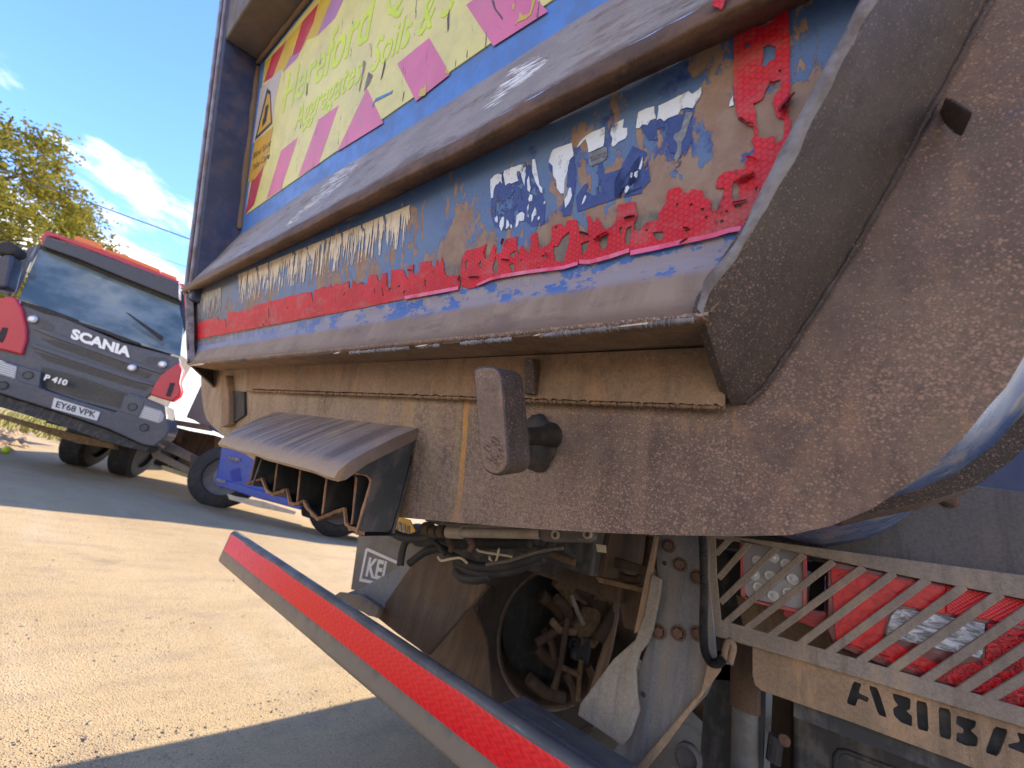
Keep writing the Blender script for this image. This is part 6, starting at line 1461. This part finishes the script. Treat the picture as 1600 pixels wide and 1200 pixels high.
lpr('timber_skid', [(252, 727), (262, 730), (306, 745), (304, 750), (256, 735)], 7.5, 0.1, paint('pale_timber', (0.5, 0.4, 0.2), (0.42, 0.34, 0.16), 0.8, 0.2), LT)

# ------------------------------------------------------------------ blue truck
BK = 6.7
def bp(px, py, K=BK): return hit(px, py, SN, -K)
BL0 = gz(zc(400, 800, 0.0))
BT = thing('blue_truck', 'royal blue truck with low side skirt, standing behind the tailgate step', 'truck', BL0)
M_royal = carpaint('royal_blue_paint', (0.022, 0.075, 0.38), 0.35, 0.35)
def bpr(name, pts, K, depth, mat, parent=BT, bev=0.0, seg=2):
    b = B(); b.prism([bp(px, py, K) for px, py in pts], -SN * depth); return b.done(name, mat, parent, bev=bev, seg=seg)
bd = bpr('side_panel', [(349, 684), (420, 700), (520, 740), (600, 780), (600, 830), (560, 822), (470, 790), (345, 755), (336, 752)], BK, 0.4, M_royal, BT, 0.02, 3)
bpr('skirt_rail', [(336, 746), (400, 765), (470, 785), (470, 797), (400, 778), (336, 758)], BK - 0.06, 0.1, M_royal, bd, 0.01)
bpr('marker_lamp', [(358, 713), (374, 716), (374, 721), (358, 718)], BK - 0.03, 0.02, M_flange, bd)
bpr('marker_lamp', [(338, 747), (352, 750), (352, 755), (338, 752)], BK - 0.09, 0.02, M_flange, bd)
bpr('panel_recess', [(360, 735), (375, 730), (378, 752), (362, 752)], BK - 0.004, 0.02, carpaint('deep_blue', (0.01, 0.03, 0.28), 0.4, 0.0), bd)
bpr('cab', [(325, 668), (340, 676), (362, 690), (420, 700), (600, 750), (600, 560), (420, 600)], BK + 0.5, 1.2, carpaint('dark_blue_cab', (0.015, 0.03, 0.14), 0.3, 0.1), BT, 0.02)
def bwheel(px, py, K, r=0.46, w=0.28):
    p = zc(px, py, 0.0); c = V((p.x, p.y, r - 0.01)) - SN * 0.16; b = B()
    b.lathe(c - SN * w / 2, SN, [(0.0, 0.1), (0.26, 0.1), (0.28, 0.0), (r - 0.05, 0.0), (r, 0.04), (r, w - 0.04), (r - 0.06, w), (0.29, w), (0.27, w - 0.03)], 40)
    o = b.done('wheel', M_rubber, BT, smooth=1)
    b = B(); b.lathe(c + SN * w / 2, SN, [(0.275, -0.01), (0.25, -0.05), (0.17, -0.09), (0.15, -0.04), (0.09, -0.03), (0.0, -0.03)], 32); b.done('wheel_rim', M_galv, o, smooth=1)
    return o
bwheel(327, 792, BK); bwheel(515, 838, BK)
bpr('timber_skid', [(355, 772), (368, 776), (410, 784), (462, 800), (460, 804), (400, 792), (358, 780)], BK - 0.2, 0.06, M_gold, BT)
bpr('fuel_tank', [(470, 770), (600, 800), (600, 850), (470, 806)], BK + 0.3, 0.5, M_blackpl, BT, 0.04)

# ------------------------------------------------------------------ tree, wires, verge
def mk_leaf():
    m = Mt('autumn_oak_leaf', 0.6); 
    oi = m.nt.nodes.new('ShaderNodeNewGeometry')
    r = oi.outputs['Random Per Island']
    n = m.noise(0.7, 3, 0.6)
    col = m.mix(r, (0.12, 0.14, 0.025), (0.30, 0.26, 0.035))
    col = m.mix(m.math('MULTIPLY', m.mr(n, 0.45, 0.6), 0.6), col, (0.24, 0.20, 0.035))
    m.b.inputs['Subsurface Weight'].default_value = 0.0
    tr = m.nt.nodes.new('ShaderNodeBsdfTranslucent'); m.put(tr.inputs[0], col)
    ms = m.nt.nodes.new('ShaderNodeMixShader'); ms.inputs[0].default_value = 0.35
    m.fin(col, 0.6); m.L.new(m.b.outputs[0], ms.inputs[1]); m.L.new(tr.outputs[0], ms.inputs[2]); m.L.new(ms.outputs[0], m.out.inputs[0])
    return m.m
M_leaf = mk_leaf()
M_bark = paint('oak_bark', (0.09, 0.07, 0.05), (0.06, 0.048, 0.036), 0.9, 0.3, (0.12, 0.1, 0.08), 6)
def on(px, py, t): return EYE + ray(px, py) * t
tc_ = on(-110, 320, 0.026)                 # crown centre
TR0 = V((tc_.x, tc_.y, 0))
TR = thing('oak_tree', 'broad tree with yellow green autumn leaves behind the red truck', 'tree', TR0)
b = B(); trunk = [TR0 + V((0, 0, -0.1)), TR0 + V((0.1, 0.1, 1.8)), TR0 + V((0, 0.2, 4.0)), TR0 + V((0.1, 0, 7.0)), TR0 + V((0, 0.1, tc_.z + 1.5))]
b.tube(spline(trunk, 4), [0.45 - 0.4 * i / 16 for i in range(17)], 10)
ends = []
for i in range(26):
    a = random.uniform(0, 6.28); el = random.uniform(-0.35, 1.2); L = random.uniform(3.0, 5.2)
    s0 = TR0 + V((0, 0.1, random.uniform(3.0, tc_.z + 0.5)))
    e = s0 + V((math.cos(a) * math.cos(el), math.sin(a) * math.cos(el), math.sin(el))) * L
    md = (s0 + e) / 2 + V((random.uniform(-.4, .4), random.uniform(-.4, .4), random.uniform(-.2, .6)))
    b.tube(spline([s0, md, e], 5), [0.14 - 0.011 * k for k in range(11)], 6); ends += [e, md, (md + e) / 2]
b.done('trunk', M_bark, TR, smooth=1)
clumps = []
for i in range(230):
    d_ = V((random.gauss(0, 1), random.gauss(0, 1), random.gauss(0, 1))).normalized()
    r_ = random.uniform(0.45, 1.0) ** 0.6
    k_ = 1.0 + 0.22 * mnoise.noise(d_ * 2.2)
    clumps.append((tc_ + V((d_.x * 5.3, d_.y * 5.3, d_.z * 4.6)) * r_ * k_, random.uniform(0.45, 0.95)))
b = B()
for c, r in clumps:
    for k in range(190):
        d_ = V((random.gauss(0, 1), random.gauss(0, 1), random.gauss(0, 0.8)))
        p = c + d_ * r * 0.5
        u = V((random.gauss(0, 1), random.gauss(0, 1), random.gauss(0, 1))).normalized(); w = u.orthogonal().normalized()
        s_ = random.uniform(0.06, 0.125)
        nv = len(b.v); b.v += [p - u * s_, p + w * s_ * 0.55, p + u * s_, p - w * s_ * 0.55]; b.f.append((nv, nv + 1, nv + 2, nv + 3))
b.done('crown', M_leaf, TR, recalc=False)
M_wire = Mt('dull_cable', 0.6, color=(0.10, 0.10, 0.09)).m
for pts, t, r, lab in (([(-120, 222), (0, 265), (139, 316), (292, 372), (480, 440)], 0.018, 0.016, 'thicker overhead cable crossing the clouds in front of the tree'), ([(100, 352), (155, 369), (285, 415), (480, 482)], 0.03, 0.012, 'thin lower overhead cable just above the truck roof')):
    b = B(); b.tube(spline([on(px, py, t) for px, py in pts], 8), r, 6); tag(b.done('overhead_cable', M_wire, None, smooth=2), lab, 'cable', 'overhead cables')
# weedy verge behind the trucks
M_grass = Mt('dry_yellow_grass', 0.7, color=(0.26, 0.24, 0.05)).m
b = B(); g0 = zc(-80, 668, 0.0)
for i in range(5000):
    base = zc(random.uniform(-260, 90), 0, 0) if False else None
    d0 = random.uniform(-6, 5); o0 = random.uniform(-11, -4.6)
    p = sw(scx + d0, o0, 0.0); h = random.uniform(0.08, 0.32); a = random.uniform(0, 6.28)
    w = V((math.cos(a), math.sin(a), 0)) * 0.02; lean = V((random.gauss(0, .06), random.gauss(0, .06), h))
    nv = len(b.v); b.v += [p - w, p + w, p + lean]; b.f.append((nv, nv + 1, nv + 2))
o = b.done('grass', M_grass, None, recalc=False); o['kind'] = 'stuff'; o['label'] = 'yellow green weeds growing behind the parked trucks'
b = B()
for i in range(70):
    p = zc(random.uniform(-40, 48), random.uniform(672, 704), 0.0)
    stone(b, p, random.uniform(0.03, 0.12))
o = b.done('rubble', M_tan, None); o['kind'] = 'stuff'; o['label'] = 'broken pale rubble lying beside the red truck'
b = B(); c_ = zc(7, 707, 0.0) + V((0, 0, 0.035))
b.lathe(c_, V((0, 0, 1)), [(0.05 * math.sin(i * math.pi / 8) + 1e-4, -0.05 * math.cos(i * math.pi / 8)) for i in range(9)], 14)
tag(b.done('ball', Mt('lime_ball', 0.6, color=(0.5, 0.6, 0.03)).m, None, smooth=2), 'small lime yellow ball lying on the ground before the rubble', 'ball')
